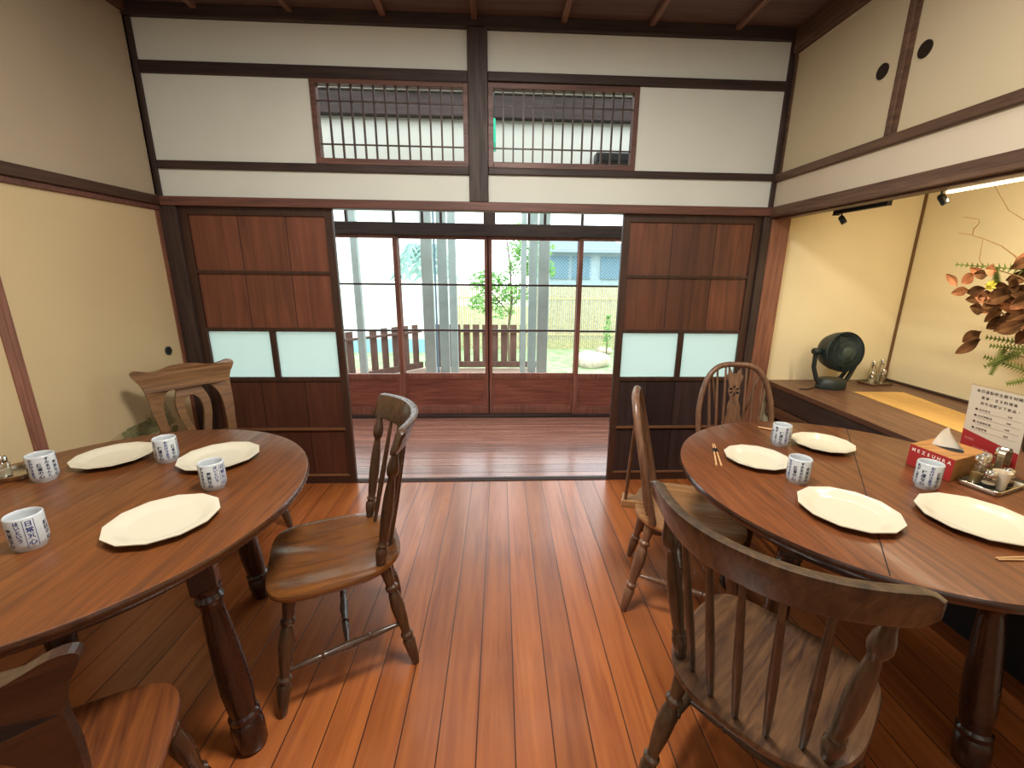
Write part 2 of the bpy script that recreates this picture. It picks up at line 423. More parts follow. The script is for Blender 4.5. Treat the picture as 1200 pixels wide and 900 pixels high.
# transom lattices (window_1, window_2)
def transom(name, x0, x1, nb, label):
    z0, z1 = 2.043, 2.485
    f = MB(); fw = .03
    f.box(x0, x0+fw, -.012, .04, z0, z1); f.box(x1-fw, x1, -.012, .04, z0, z1)
    f.box(x0+fw, x1-fw, -.012, .04, z0, z0+.032); f.box(x0+fw, x1-fw, -.012, .04, z1-.03, z1)
    r = struct(f.build(name, M['kamoi'], bevel=.002), label, 'window')
    a = x0+fw; b = x1-fw
    g = MB()
    for k in range(1, nb+1):
        x = a+(b-a)*k/(nb+1); g.box(x-.0045, x+.0045, .006, .022, z0+.032, z1-.03)
    g.box(a, b, .008, .016, z0+.105, z0+.113); g.box(a, b, .008, .016, z1-.115, z1-.107)
    g.build('lattice', M['doorframe'], r)
    return r
transom('window_1', -1.01, -.128, 12, 'wooden lattice transom left of the centre post')
transom('window_2', -.015, .862, 13, 'wooden lattice transom right of the centre post')

# sliding plank doors with frosted panes
def plank_door(name, x0, x1, mat, matd, y, edge, label):
    r = struct(MB().box(x0, x0+.045, y, y+.03, .004, 1.80).box(x1-.045, x1, y, y+.03, .004, 1.80)
               .box(x0+.045, x1-.045, y, y+.03, 1.755, 1.80).box(x0+.045, x1-.045, y, y+.03, .004, .055)
               .box(x0+.045, x1-.045, y, y+.03, 1.062, 1.085).box(x0+.045, x1-.045, y, y+.03, .735, .762)
               .box((x0+x1)/2-.018, (x0+x1)/2+.018, y, y+.03, .762, 1.062).build(name, M['doorframe'], bevel=.002), label, 'door')
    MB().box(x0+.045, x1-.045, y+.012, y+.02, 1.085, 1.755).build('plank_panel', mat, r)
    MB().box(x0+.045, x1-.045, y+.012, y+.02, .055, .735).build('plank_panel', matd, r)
    MB().box(x0+.04, x1-.04, y-.004, y+.014, 1.42, 1.436).build('thin_rail', M['doorframe'], r)
    MB().box(x0+.04, x1-.04, y-.006, y+.014, .395, .408).build('thin_rail', M['doorlight'], r)
    MB().box(x0+.04, x1-.04, y-.006, y+.014, .055, .064).build('thin_rail', M['doorlight'], r)
    m = (x0+x1)/2
    for a, b in ((x0+.045, m-.018), (m+.018, x1-.045)):
        MB().add([(a, y+.016, .762), (b, y+.016, .762), (b, y+.016, 1.062), (a, y+.016, 1.062)], [(0, 1, 2, 3)]).build('frosted_pane', M['frost'], r)
    return r
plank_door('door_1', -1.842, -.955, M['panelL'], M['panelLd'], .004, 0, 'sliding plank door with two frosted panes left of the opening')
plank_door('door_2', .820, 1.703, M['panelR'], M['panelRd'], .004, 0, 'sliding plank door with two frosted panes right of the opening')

# left wall: plaster over painted sliding doors
struct(MB().box(XL-.1, XL, YB, -.0, 1.85, ZC).box(XL-.1, XL-.03, YB, 0, 0, 1.85).build('wall_left', M['plasterL']), 'grey-beige plaster wall on the left above the painted doors', 'wall')
trim('trim_crown_left', (XL, XL+.03, YB, -.03, 2.752, ZC), M['timbery'], 'dark band under the ceiling on the left wall')
trim('trim_rail_left', (XL-.03, XL+.025, YB, -.02, 1.80, 1.852), M['timber2'], 'dark wooden rail running along the left wall')
trim('trim_groove_left', (XL-.03, XL+.012, YB, -.02, 1.772, 1.80), M['kamoi'], 'grooved lower edge of the left wall rail')
def fusuma(name, y0, y1, x, label, pull_y, pull=True):
    r = struct(MB().box(x-.02, x, y0, y1, .02, 1.772).build(name, M['fusuma']), label, 'door')
    MB().box(x-.02, x+.006, y0, y0+.028, .02, 1.772).box(x-.02, x+.006, y1-.028, y1, .02, 1.772).box(x-.02, x+.006, y0, y1, .0, .03).build('frame', M['redbrown'], r, bevel=.002)
    if pull:
        p = MB().turned((x, pull_y, .965), (x+.004, pull_y, .965), [(0, .027), (1, .027)], 24)
        po = p.build('door_pull', M['fanlite'], r)
        MB().turned((x+.004, pull_y, .965), (x+.0052, pull_y, .965), [(0, .02), (1, .018)], 24).build('recess', M['dark'], po)
    return r
f1 = fusuma('door_3', -.965, -.02, XL, 'painted paper sliding door with pine trees on the left wall', -.15)
f2 = fusuma('door_4', -1.93, -.965, XL, 'painted paper sliding door nearer the camera on the left wall', 0, False)
fusuma('door_5', -2.9, -1.93, XL, 'plain stretch of paper sliding door beside the table', -2.8)
# painted landscape: pines, mist hills (thin paint on the door face)
def blob(mb, x, y, z, r, sq=.6, n=14, jit=.3):
    pts = [(y+cos(a)*r*(1+random.uniform(-jit, jit)), z+sin(a)*r*sq*(1+random.uniform(-jit, jit))) for a in [2*pi*i/n for i in range(n)]]
    mb.add([(x, a, b) for a, b in pts], [tuple(range(n))])
def painted_pine(mb, y, z0, h, x0):
    x = x0
    mb.add([(x, y-.004, z0), (x, y+.004, z0), (x, y+.002, z0+h), (x, y-.002, z0+h)], [(0, 1, 2, 3)])
    n = 9
    for i in range(n):
        t = (i+.5)/n; w = (1-t)*h*.30+.006
        for sgn in (-1, 1): blob(mb, x+.00002*(i+1)+.00001*sgn, y+sgn*w*.5*random.uniform(.6, 1.1), z0+h*(.12+.86*t), w*.62, .42, 9)
m = MB(); x = XL+.0006; PX = 0
for y, z0, h in ((-.30, .50, .24), (-.355, .52, .17), (-.40, .50, .15), (-.255, .52, .16)): painted_pine(m, y, z0, h, x+.0003+PX); PX += .0003
m.build('painted_pines', M['inktree2'], f1)
m = MB()
for i in range(46):
    t = i/45; blob(m, x+.0018+i*2e-5, -.52+.30*t+random.uniform(-.03, .03), .53+.06*sin(t*5)+random.uniform(-.05, .03), random.uniform(.012, .034), .7, 10)
for i in range(22): blob(m, x+.0030+i*2e-5, -.50+random.uniform(-.06, .05), .575+random.uniform(-.03, .03), random.uniform(.010, .024), .55, 10)
m.build('painted_foliage', M['inktree'], f1)
def hill(y0, y1, zb, prof, x, par):
    n = len(prof); pts = [(x, y0+(y1-y0)*i/(n-1), p) for i, p in enumerate(prof)] + [(x, y1, zb), (x, y0, zb)]
    MB().add(pts, [tuple(range(n+2))]).build('painted_hill', M['mount'], par)
hill(-.93, -.28, .40, [.50, .53, .56, .55, .58, .60, .61, .60, .58, .56, .52], x+.0001, f1)
hill(-1.9, -.99, .40, [.50, .52, .55, .58, .60, .61, .60, .62, .635, .625, .60], XL+.0003, f2)

# right wall: lintel, plaster band and overhead cupboards above the alcove
struct(MB().box(XR, XR+.10, YB, .02, 1.852, 2.03).box(XR, XR+.1, YB, .02, 2.66, ZC).box(XR+.03, XR+.1, YB, .02, 2.0, 2.7)
       .box(XR, XR+.1, YB, -2.05, 0, 1.852).build('wall_right', M['plasterR']), 'warm white plaster band of the right wall above the alcove', 'wall')
trim('trim_crown_right', (XR-.03, XR+.02, YB, -.03, 2.668, ZC), M['timbery'], 'brown band under the ceiling above the wall cupboards')
trim('trim_rail_right', (XR-.02, XR+.03, YB, -.012, 1.998, 2.040), M['timbery'], 'brown rail under the overhead cupboard doors')
trim('trim_lintel_right', (XR-.02, XR+.13, YB, -.02, 1.790, 1.852), M['timbery'], 'brown lintel along the top of the alcove')
trim('trim_groove_right', (XR+.01, XR+.08, YB, -.02, 1.781, 1.790), M['kamoi'], 'grooved underside of the alcove lintel')
def cupboard(name, y0, y1, py, label):
    r = struct(MB().box(XR+.004, XR+.02, y0, y1, 2.04, 2.668).build(name, M['cupboard']), label, 'door')
    MB().box(XR-.002, XR+.02, y0, y0+.018, 2.04, 2.668).box(XR-.002, XR+.02, y1-.018, y1, 2.04, 2.668).build('frame', M['timbery'], r)
    MB().turned((XR+.004, py, 2.33), (XR-.001, py, 2.33), [(0, .031), (1, .031)], 28).build('round_pull', M['shaft'], r)
cupboard('door_6', -.775, -.02, -.676, 'overhead cream cupboard door nearest the far wall')
cupboard('door_7', -1.75, -.80, -.875, 'overhead cream cupboard door second from the far wall')
cupboard('door_8', -2.75, -1.80, -2.6, 'overhead cream cupboard door out of the corner')
trim('trim_cupboard_post', (XR-.014, XR+.02, -.80, -.775, 2.04, 2.668), M['timbery'], 'brown upright between the overhead cupboard doors')
# alcove
struct(MB().box(1.876, 2.80, .04, .12, 0, 2.15).build('wall_alcove_side', M['alcove']), 'cream side wall of the alcove behind the fan', 'wall')
struct(MB().box(2.78, 2.90, YB, .12, 0, 2.15).build('wall_alcove_back', M['alcove']), 'cream back wall of the alcove behind the flowers', 'wall')
struct(MB().box(1.85, 2.9, -2.15, -2.05, 0, 2.15).build('wall_alcove_near', M['alcove']), 'near side wall of the alcove', 'wall')
struct(MB().box(1.85, 2.9, YB, .12, 2.10, 2.18).build('ceiling_alcove', M['alcove']), 'ceiling of the alcove', 'ceiling')
trim('trim_alcove_corner', (2.768, 2.782, .026, .042, .735, 2.10), M['twig'], 'thin brown upright in the inner corner of the alcove')
trim('baseboard_alcove', (2.762, 2.782, -2.05, .02, .735, .75), M['platd'], 'dark strip along the foot of the alcove back wall')
p = struct(MB().box(1.915, 2.78, -2.05, .04, .705, .735).build('trim_alcove_platform', M['plat'], bevel=.003), 'raised brown wooden platform of the alcove', 'platform')
MB().box(1.922, 1.95, -2.05, .03, .585, .705).build('front_board', M['platd'], p, bevel=.002)
MB().box(1.93, 1.96, -2.05, .03, .50, .575).build('lower_board', M['plat'], p, bevel=.002)
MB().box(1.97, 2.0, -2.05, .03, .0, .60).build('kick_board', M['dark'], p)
MB().box(1.885, 1.921, -2.05, .03, .40, .44).build('lower_rail', M['plat'], p, bevel=.002)
# back wall behind the camera
struct(MB().box(XL-.1, 3.0, YB-.1, YB, 0, ZC).build('wall_near', M['plasterR']), 'plaster wall at the near end of the room', 'wall')

# veranda
YE = 1.42
xd = [-2.66, -1.79, -.92, -.05, .82, 1.69, 2.56]
w = MB().box(-2.9, 2.9, YE-.02, YE+.08, 2.12, 3.1)
w.box(-2.9, xd[0], YE-.02, YE+.08, -.1, 2.12).box(xd[-1], 2.9, YE-.02, YE+.08, -.1, 2.12)
struct(w.build('wall_veranda', M['plaster']), 'white plaster above the glass doors of the veranda', 'wall')
struct(MB().box(-2.9, -2.75, .03, YE, -.1, 3.1).box(-2.9, XL-.1, .03, .1, 0, 3.1).build('wall_veranda_left', M['plaster']), 'plaster at the left end of the veranda', 'wall')
struct(MB().box(2.75, 2.9, .12, YE, -.1, 3.1).box(1.88, 2.9, .12, .2, 0, 3.1).build('wall_veranda_right', M['plaster']), 'plaster at the right end of the veranda', 'wall')
struct(MB().box(-2.9, 2.9, .03, YE+.1, 3.0, 3.08).build('ceiling_veranda', M['ceiling']), 'brown boarded ceiling of the veranda', 'ceiling')
trim('trim_veranda_beam', (-2.75, 2.75, YE-.10, YE-.02, 2.72, 2.89), M['timber'], 'dark beam high on the veranda wall')
trim('trim_veranda_batten', (-2.75, 2.75, YE-.12, YE-.02, 2.90, 2.915), M['plaster'], 'pale strip above the veranda beam')
trim('trim_veranda_lintel', (-2.75, 2.75, YE-.035, YE+.07, 1.763, 1.872), M['timber'], 'dark lintel above the glass doors')
trim('trim_veranda_head', (-2.75, 2.75, YE-.03, YE+.07, 2.09, 2.13), M['timber'], 'dark head rail above the veranda transom panes')
trim('trim_veranda_sill', (-2.75, 2.75, YE-.035, YE+.07, -.02, .022), M['timber'], 'dark sill under the glass doors')
w = struct(MB().box(-.10, .01, YE-.03, YE+.05, 1.872, 2.09).build('window_3', M['timberv']), 'row of small transom panes above the glass doors', 'window')
MB().add([(-2.66, YE+.02, 1.872), (2.56, YE+.02, 1.872), (2.56, YE+.02, 2.09), (-2.66, YE+.02, 2.09)], [(0, 1, 2, 3)]).build('pane', M['glass'], w)
b = MB()
for x in (-2.25, -1.79, -1.345, -.92, -.66, -.49, .32, .47, .82, 1.22, 1.69, 2.1): b.box(x-.012, x+.012, YE, YE+.03, 1.872, 2.09)
b.build('glazing_bars', M['timberv'], w)
def glassdoor(name, x0, x1, y, label):
    f = MB(); sw = .042
    f.box(x0, x0+sw, y, y+.03, .022, 1.763).box(x1-sw, x1, y, y+.03, .022, 1.763)
    f.box(x0+sw, x1-sw, y, y+.03, 1.735, 1.763).box(x0+sw, x1-sw, y, y+.03, .41, .45).box(x0+sw, x1-sw, y, y+.03, .022, .085)
    r = struct(f.build(name, M['glassframe'], bevel=.003), label, 'door')
    MB().box(x0+sw, x1-sw, y+.012, y+.02, .085, .41).build('lower_panel', M['glasspanel'], r)
    g = MB()
    for a, b_ in ((x0+sw, x0+sw+.02), (x1-sw-.02, x1-sw)): g.box(a, b_, y+.004, y+.014, .085, .41)
    g.box(x0+sw+.02, x1-sw-.02, y+.004, y+.014, .39, .41).box(x0+sw+.02, x1-sw-.02, y+.004, y+.014, .085, .105)
    g.build('panel_moulding', M['glassframe'], r, bevel=.002)
    MB().box(x0+sw, x1-sw, y+.006, y+.026, .872, .890).box(x0+sw, x1-sw, y+.006, y+.026, 1.311, 1.329).build('glazing_bars', M['bar'], r)
    MB().add([(x0+sw, y+.016, .45), (x1-sw, y+.016, .45), (x1-sw, y+.016, 1.735), (x0+sw, y+.016, 1.735)], [(0, 1, 2, 3)]).build('pane', M['glass'], r)
names = ['glass sliding door at the far left end of the veranda', 'glass sliding door at the left side of the view', 'glass sliding door just left of the centre stiles',
         'glass sliding door just right of the centre stiles', 'glass sliding door at the right side of the view', 'glass sliding door at the far right end of the veranda']
for i in range(6):
    glassdoor('door_%d' % (9+i), xd[i]-.02+(.002 if i == 2 else 0), xd[i+1]+.02-(.004 if i == 2 else 0)+(0 if i != 2 else -.018), YE + (0 if i in (1, 4) else .034), names[i])

# ------------------------------------------------------------------ outside
struct(MB().box(-14, 16, 1.5, 22, -.55, -.45).build('ground', M['grass']), 'green lawn of the garden', 'ground')
struct(MB().box(-2.9, .78, 1.50, 3.95, -.12, -.05).box(.78, 1.9, 1.50, 2.2, -.12, -.05).build('trim_porch_deck', M['deck']), 'pale board deck of the porch outside', 'deck')
struct(MB().box(-.2, 14, 9.6, 10.6, -.45, -.42).box(1.4, 4.2, 4.0, 5.0, -.45, -.43).build('trim_garden_path', M['gravel']), 'pale gravel path across the garden', 'path')
def railing(p0, p1, n, label):
    p0, p1 = Vector(p0), Vector(p1); d = (p1-p0).normalized(); L = (p1-p0).length
    r = empty('porch_railing', tuple(p0)); tag(r, label, 'railing', 'slatted railings round the porch')
    h = .60
    MB().obox((0, 0, .08), tuple(d*L + Vector((0, 0, .08))), .05, .09).build('bottom_rail', M['slat'], r)
    MB().obox((0, 0, h), tuple(d*L + Vector((0, 0, h))), .05, .03).build('top_rail', M['slat'], r)
    nrm = Vector((-d.y, d.x, 0))
    for i in range(n):
        c = d*(L*(i+.5)/n)
        w = .10
        MB().obox(c+nrm*.03+Vector((0, 0, .04)), c+nrm*.03+Vector((0, 0, .70)), w, .02, up=tuple(nrm)).build('slat', M['slat'], r)
railing((-1.12, 3.86, -.05), (.62, 3.86, -.05), 12, 'brown slatted railing along the far side of the porch')
railing((-2.35, 2.5, -.05), (-1.16, 3.84, -.05), 10, 'brown slatted railing slanting along the left side of the porch')
def outpost(x, y, w, label, g='white posts of the porch'):
    o = empty('porch_post', (x, y, -.05)); tag(o, label, 'post', g)
    MB().box(-w/2, w/2, -.04, .04, .03, 3.0).build('shaft', M['outpost'], o, bevel=.004)
    MB().box(-w/2-.02, w/2+.02, -.06, .06, 0, .03).build('base_plate', M['outpost'], o)
outpost(-.806, 2.5, .130, 'wide white porch post, second from the left')
outpost(-.66, 2.75, .118, 'white porch post close behind the widest post')
outpost(-.585, 3.2, .10, 'slim white porch post before the railing, left of the tree')
outpost(.375, 3.3, .075, 'slim white porch post just right of the tree')
outpost(.462, 2.75, .105, 'white porch post between two others right of the tree')
outpost(.572, 2.5, .128, 'widest white porch post at the right end of the railing')
outpost(-1.63, 2.5, .075, 'thin white porch post, leftmost of all')
tag(MB().tube([(-.735, 2.62, -.05), (-.735, 2.62, 2.9)], .012, 8).build('drain_pipe', M['housed']), 'thin dark drain pipe beside the wide white post', 'pipe')
# porch roof


bf = empty('bamboo_fence', (-1.0, 8.0, -.45)); tag(bf, 'tall pale bamboo cane fence at the back of the garden', 'fence')
m = MB()
for i in range(150):
    x = i*.052; m.turned((x, random.uniform(-.01, .01), 0), (x, 0, 1.57+random.uniform(-.02, .02)), [(0, .02), (1, .019)], 5)
m.build('canes', M['bamboo'], bf)
MB().box(0, 7.8, -.04, -.02, .35, .39).box(0, 7.8, -.04, -.02, 1.25, 1.29).build('rails', M['bamboo'], bf)
hs = empty('garden_house', (1.2, 9.5, -.45)); tag(hs, 'pale blue-grey house with lattice windows beyond the bamboo fence', 'house')
MB().box(-.1, 2.55, 0, 3, 0, 2.55).build('wall', M['house'], hs)
MB().add([(-.3, -.35, 2.42), (2.75, -.35, 2.42), (2.2, 1.5, 2.9), (.2, 1.5, 2.9)], [(0, 1, 2, 3)]).build('roof', M['roof'], hs)
for x0, x1 in ((.25, .75), (.85, 1.35), (1.65, 2.45)):
    wn = MB().box(x0, x1, -.04, .0, 1.72, 2.32).build('lattice_window', M['blueg'], hs)
    g = MB(); n = int((x1-x0)/.08)
    for i in range(-6, n+1):
        a = x0+i*.09; b_ = a+.6; z0 = 1.72; z1 = 2.32
        if a < x0: z0 += (x0-a); a = x0
        if b_ > x1: z1 -= (b_-x1); b_ = x1
        if b_-a > .02:
            g.obox((a, -.05, z0), (b_, -.05, z1), .015, .015, up=(0, 1, 0)); g.obox((a, -.052, 4.04-z0), (b_, -.052, 4.04-z1), .015, .015, up=(0, 1, 0))
    g.build('lattice', M['housed'], wn)
wh = empty('white_outbuilding', (-6.5, 7.5, -.45)); tag(wh, 'bright white building wall seen through the left glass door', 'building')
MB().box(0, 5.1, 0, 3, .0, 4.5).build('wall', M['whitewall'], wh)
MB().box(0, 5.1, -.05, 0, 0, .32).build('plinth', M['blueg'], wh)

def leafcloud(mb, c, r, n, size, sq=(1, 1, 1)):
    for i in range(n):
        d = Vector((random.gauss(0, 1), random.gauss(0, 1), random.gauss(0, 1))).normalized()*r*random.uniform(.5, 1)
        p = Vector(c)+Vector((d.x*sq[0], d.y*sq[1], d.z*sq[2]))
        a = Vector((random.uniform(-1, 1), random.uniform(-1, 1), random.uniform(-.6, .6))).normalized()*size
        b_ = a.cross(Vector((random.uniform(-1, 1), random.uniform(-1, 1), 1))).normalized()*size*.45
        mb.add([p-a, p+b_, p+a, p-b_], [(0, 1, 2, 3)])
tr = empty('garden_tree', (.25, 6.4, -.45)); tag(tr, 'fresh green tree in the garden seen behind the centre door stiles', 'tree')
MB().tube([(0, 0, 0), (-.03, 0, .6), (.05, .02, 1.3), (.0, 0, 2.1), (-.12, .02, 2.9)], [.035, .03, .025, .018, .008], 7).tube([(.05, .02, 1.2), (.45, 0, .7+1.0), (.8, .1, 2.1)], [.018, .012, .005], 6).tube([(.02, 0, 1.0), (-.4, .05, 1.5), (-.75, 0, 1.7)], [.018, .012, .005], 6).build('trunk', M['bark'], tr)
m = MB()
for c, r, n in (((.42, 0, 2.35), .5, 520), ((.62, 0, 1.95), .38, 300), ((-.45, .1, 1.7), .45, 420), ((.1, 0, 1.45), .4, 320), ((-.55, 0, 1.25), .35, 240), ((.2, 0, 2.0), .35, 170), ((-.15, 0, 1.1), .3, 90), ((.25, .0, 2.75), .3, 100)):
    leafcloud(m, c, r, n, .055, (1, .8, .6))
m.build('foliage', M['tree'], tr)
pm = empty('palm_plant', (-1.22, 4.8, -.45)); tag(pm, 'palm with drooping blue-green fronds outside the left doors', 'palm')
MB().tube([(0, 0, 0), (.05, 0, 1.2), (.0, 0, 2.1)], [.06, .05, .04], 8).build('trunk', M['bark'], pm)
m = MB()
for k in range(9):
    a = k*.698; L = .5
    pts = [Vector((cos(a)*L*t, sin(a)*L*t, 2.15+.3*sin(t*2.6)-.45*t*t)) for t in [i/8 for i in range(9)]]
    for i in range(8):
        for sg in (-1, 1):
            p = pts[i]; q = pts[i+1]; side = Vector((-sin(a), cos(a), 0))*sg
            tip = q+side*.22+Vector((cos(a)*.08, sin(a)*.08, -.16)); m.add([p, q, tip], [(0, 1, 2)])
m.build('fronds', M['palm'], pm)
for i, (x, y, r, lb) in enumerate(((2.0, 6.0, .36, 'large pale brown rock on the lawn'), (2.55, 8.6-1.2, .2, 'small grey rock in front of the bamboo fence'))):
    bm = bmesh.new(); bmesh.ops.create_icosphere(bm, subdivisions=3, radius=r)
    for v in bm.verts: v.co *= 1+.14*sin(v.co.x*9+i)*cos(v.co.y*8+v.co.z*6); v.co.z *= .55
    me = bpy.data.meshes.new('garden_rock'); bm.to_mesh(me); bm.free(); me.materials.append(M['rock'])
    for p in me.polygons: p.use_smooth = True
    o = bpy.data.objects.new('garden_rock', me); C.objects.link(o); o.location = (x, y, -.45+r*.3); tag(o, lb, 'rock')
sb = empty('garden_shrub', (2.45, 6.7, -.45)); tag(sb, 'small upright dark green shrub before the bamboo fence', 'shrub')
m = MB()
for k in range(6): leafcloud(m, (0, 0, .35+.12*k), .13-.014*k, 60, .03)
m.build('foliage', M['tree'], sb); MB().tube([(0, 0, 0), (0, 0, .5)], .015, 6).build('stem', M['bark'], sb)

# things high on the veranda seen through the lattice
o = empty('ceiling_lamp', (-.66, 1.25, 2.90)); tag(o, 'small white lamp under the veranda ceiling seen through the left lattice', 'lamp')
MB().lathe([(.0, 0), (.05, .01), (.085, .045), (.085, .09), (.0, .095)], 24).build('shade', M['cream'], o, smooth=True)
MB().turned((0, 0, .09), (0, 0, .105), [(0, .03), (1, .03)], 12).build('base', M['black'], o)
o = empty('exit_sign', (.005, 1.05, 2.42)); tag(o, 'narrow green sign hanging edge-on behind the right lattice', 'sign')
MB().box(-.014, .014, -.13, .13, .0, .17).build('panel', M['green'], o)
MB().tube([(0, 0, .17), (0, 0, .58)], .006, 6).build('hanger', M['black'], o)
o = empty('wall_speaker', (1.06, 1.33, 2.385)); tag(o, 'black box fixed high on the veranda wall behind the right lattice', 'speaker')
MB().box(-.17, .17, -.06, .06, 0, .075).build('housing', M['black'], o, bevel=.008)
MB().box(-.15, .15, -.064, -.06, .01, .06).build('front_grille', M['dark'], o)

# ------------------------------------------------------------------ tables
def table(name, c, z, a, b, ang, topm, edgem, legm, feet, label, split=False):
    r = empty(name, (c[0], c[1], 0)); tag(r, label, 'table')
    n = 96; R = radians(ang)
    def ring(k, zz, off=0.0):
        out = []
        for i in range(n):
            t = 2*pi*i/n; x = (a*k+off)*cos(t); y = (b*k+off)*sin(t)
            out.append((x, y, zz))
        return out
    m = MB(); rings = [ring(1, z-.034, -.030), ring(1, z-.030, -.008), ring(1, z-.018, .0), ring(1, z-.008, .0), ring(1, z-.002, -.004)]
    v = [p for q in rings for p in q]; f = []
    for k in range(len(rings)-1):
        for i in range(n): j = (i+1) % n; f.append((k*n+i, k*n+j, (k+1)*n+j, (k+1)*n+i))
    m.add(v, f + [tuple(range(n))[::-1]]); m.build('edge', edgem, r, smooth=True)
    v = ring(1, z-.002, -.004)+ring(1, z, -.010); f = [(i, (i+1) % n, n+(i+1) % n, n+i) for i in range(n)] + [tuple(range(n, 2*n))]
    MB().add(v, f).build('tabletop', topm, r, smooth=True)
    ap = MB(); q = ring(.78, z-.034)+ring(.78, z-.115)+ring(.75, z-.115)+ring(.75, z-.034)
    f = []
    for k in range(3):
        for i in range(n): j = (i+1) % n; f.append((k*n+i, k*n+j, (k+1)*n+j, (k+1)*n+i))
    ap.add(q, f).build('apron', legm, r, smooth=True)
    if split:
        d = Vector((cos(R), sin(R), 0)); 
        t = 1/sqrt((d.x/a)**2+(d.y/b)**2)-.008
        MB().obox(tuple(-d*t+Vector((0, 0, z-.0006))), tuple(d*t+Vector((0, 0, z-.0006))), .003, .002).build('leaf_joint', M['dark'], r)
    for fx, fy in feet:
        fx -= c[0]; fy -= c[1]; tx, ty = fx*.86, fy*.86
        h = z-.034
        L = MB().turned((fx, fy, 0), (tx, ty, h*.80), [(0, .036), (.02, .043), (.12, .045), (.17, .043), (.185, .038), (.20, .042), (.22, .043), (.235, .036), (.26, .037), (.38, .042), (.55, .040), (.75, .034), (.86, .029), (.90, .028), (.915, .034), (.935, .037), (.95, .033), (.96, .030), (.975, .036), (1, .036)], 22)
        e = L.build('leg', legm, r, smooth=True)
        bb = MB().obox((tx*1.0, ty*1.0, h*.79), (tx*.97, ty*.97, h), .066, .066, up=(cos(R), sin(R), 0)); bb.build('leg_block', legm, e, bevel=.004)
    return r
table('oval_dining_table', (-1.215, -1.53), .74, .600, .642, 116, M['tableL'], M['tableLe'], M['tableLd'],
      [(-.722, -1.735), (-1.035, -1.07), (-1.64, -1.36), (-1.325, -2.02)], 'oval oak dining table with dark turned legs on the left of the aisle')
table('round_dining_table', (1.317, -1.482), .76, .600, .603, 55, M['tableR'], M['tableRe'], M['tableRe'],
      [(1.489, -1.88), (.935, -1.66), (1.147, -1.09), (1.70, -1.31)], 'round dark walnut dining table with a centre joint beside the alcove', True)

# ------------------------------------------------------------------ chairs
LEGP = [(0, .011), (.02, .014), (.12, .019), (.24, .023), (.27, .017), (.29, .022), (.31, .023), (.33, .016), (.36, .016), (.48, .022), (.60, .025), (.70, .020), (.735, .015), (.75, .021), (.78, .023), (.80, .016), (.86, .019), (.93, .022), (1, .018)]
STRP = [(0, .007), (.12, .009), (.26, .013), (.29, .010), (.31, .014), (.34, .011), (.5, .017), (.66, .011), (.69, .014), (.71, .010), (.74, .013), (.88, .009), (1, .007)]
def seat_mesh(outline, zt, th, dish, n=64, rings=12):
    v = []; f = []
    for k in range(rings+1):
        s = k/rings
        for i in range(n):
            x, y = outline(2*pi*i/n); x *= s; y *= s
            v.append((x, y, zt-dish(x, y)*(1 - max(0, (s-.82)/.18)**2 if s > .82 else 1) - (.004*((s-.9)/.1)**2 if s > .9 else 0)))
    def rr(sc, z):
        for i in range(n):
            x, y = outline(2*pi*i/n); v.append((x*sc, y*sc, z))
    rr(1.012, zt-.012); rr(1.01, zt-th*.55); rr(.97, zt-th*.9); rr(.9, zt-th); rr(0, zt-th)
    tot = rings+1+5
    for k in range(tot-1):
        for i in range(n): j = (i+1) % n; f.append((k*n+i, k*n+j, (k+1)*n+j, (k+1)*n+i))
    m = MB(); m.add(v, f); return m
def saddle_outline(t):
    # rounded seat: broad front, rounder back
    c, s_ = cos(t), sin(t); e = .62
    x = math.copysign(abs(c)**(.42 if s_ > 0 else .6), c); y = math.copysign(abs(s_)**(.42 if s_ > 0 else .78), s_)
    wd = .222 if y > 0 else .222-.022*y*y
    return x*wd, y*.222
def saddle_dish(x, y):
    d = .016*max(0, 1-(x/.19)**2)*max(0, 1-((y+.02)/.2)**2)**.6
    if y > -.02:
        k = min(1, (y+.02)/.2); d += .010*k*(math.exp(-((abs(x)-.10)/.05)**2)) - .008*k*math.exp(-(x/.03)**2)
    return d
def legs_h(root, mat, z=.405, fx=(.225, .20), fy=(.215, -.235), tx=(.165, .145), ty=(.150, -.150)):
    pts = []
    for k in (0, 1):
        for sg in (-1, 1):
            foot = Vector((sg*fx[k], fy[k], 0)); top = Vector((sg*tx[k], ty[k], z+.02))
            MB().turned(foot, top, LEGP, 16).build('leg', mat, root, smooth=True); pts.append((foot, top))
    mids = []
    for sg in (0, 1):
        a = pts[sg][0].lerp(pts[sg][1], .36); b_ = pts[2+sg][0].lerp(pts[2+sg][1], .42)
        MB().turned(a, b_, STRP, 12).build('side_stretcher', mat, root, smooth=True); mids.append(a.lerp(b_, .5))
    MB().turned(mids[0], mids[1], STRP, 12).build('cross_stretcher', mat, root, smooth=True)

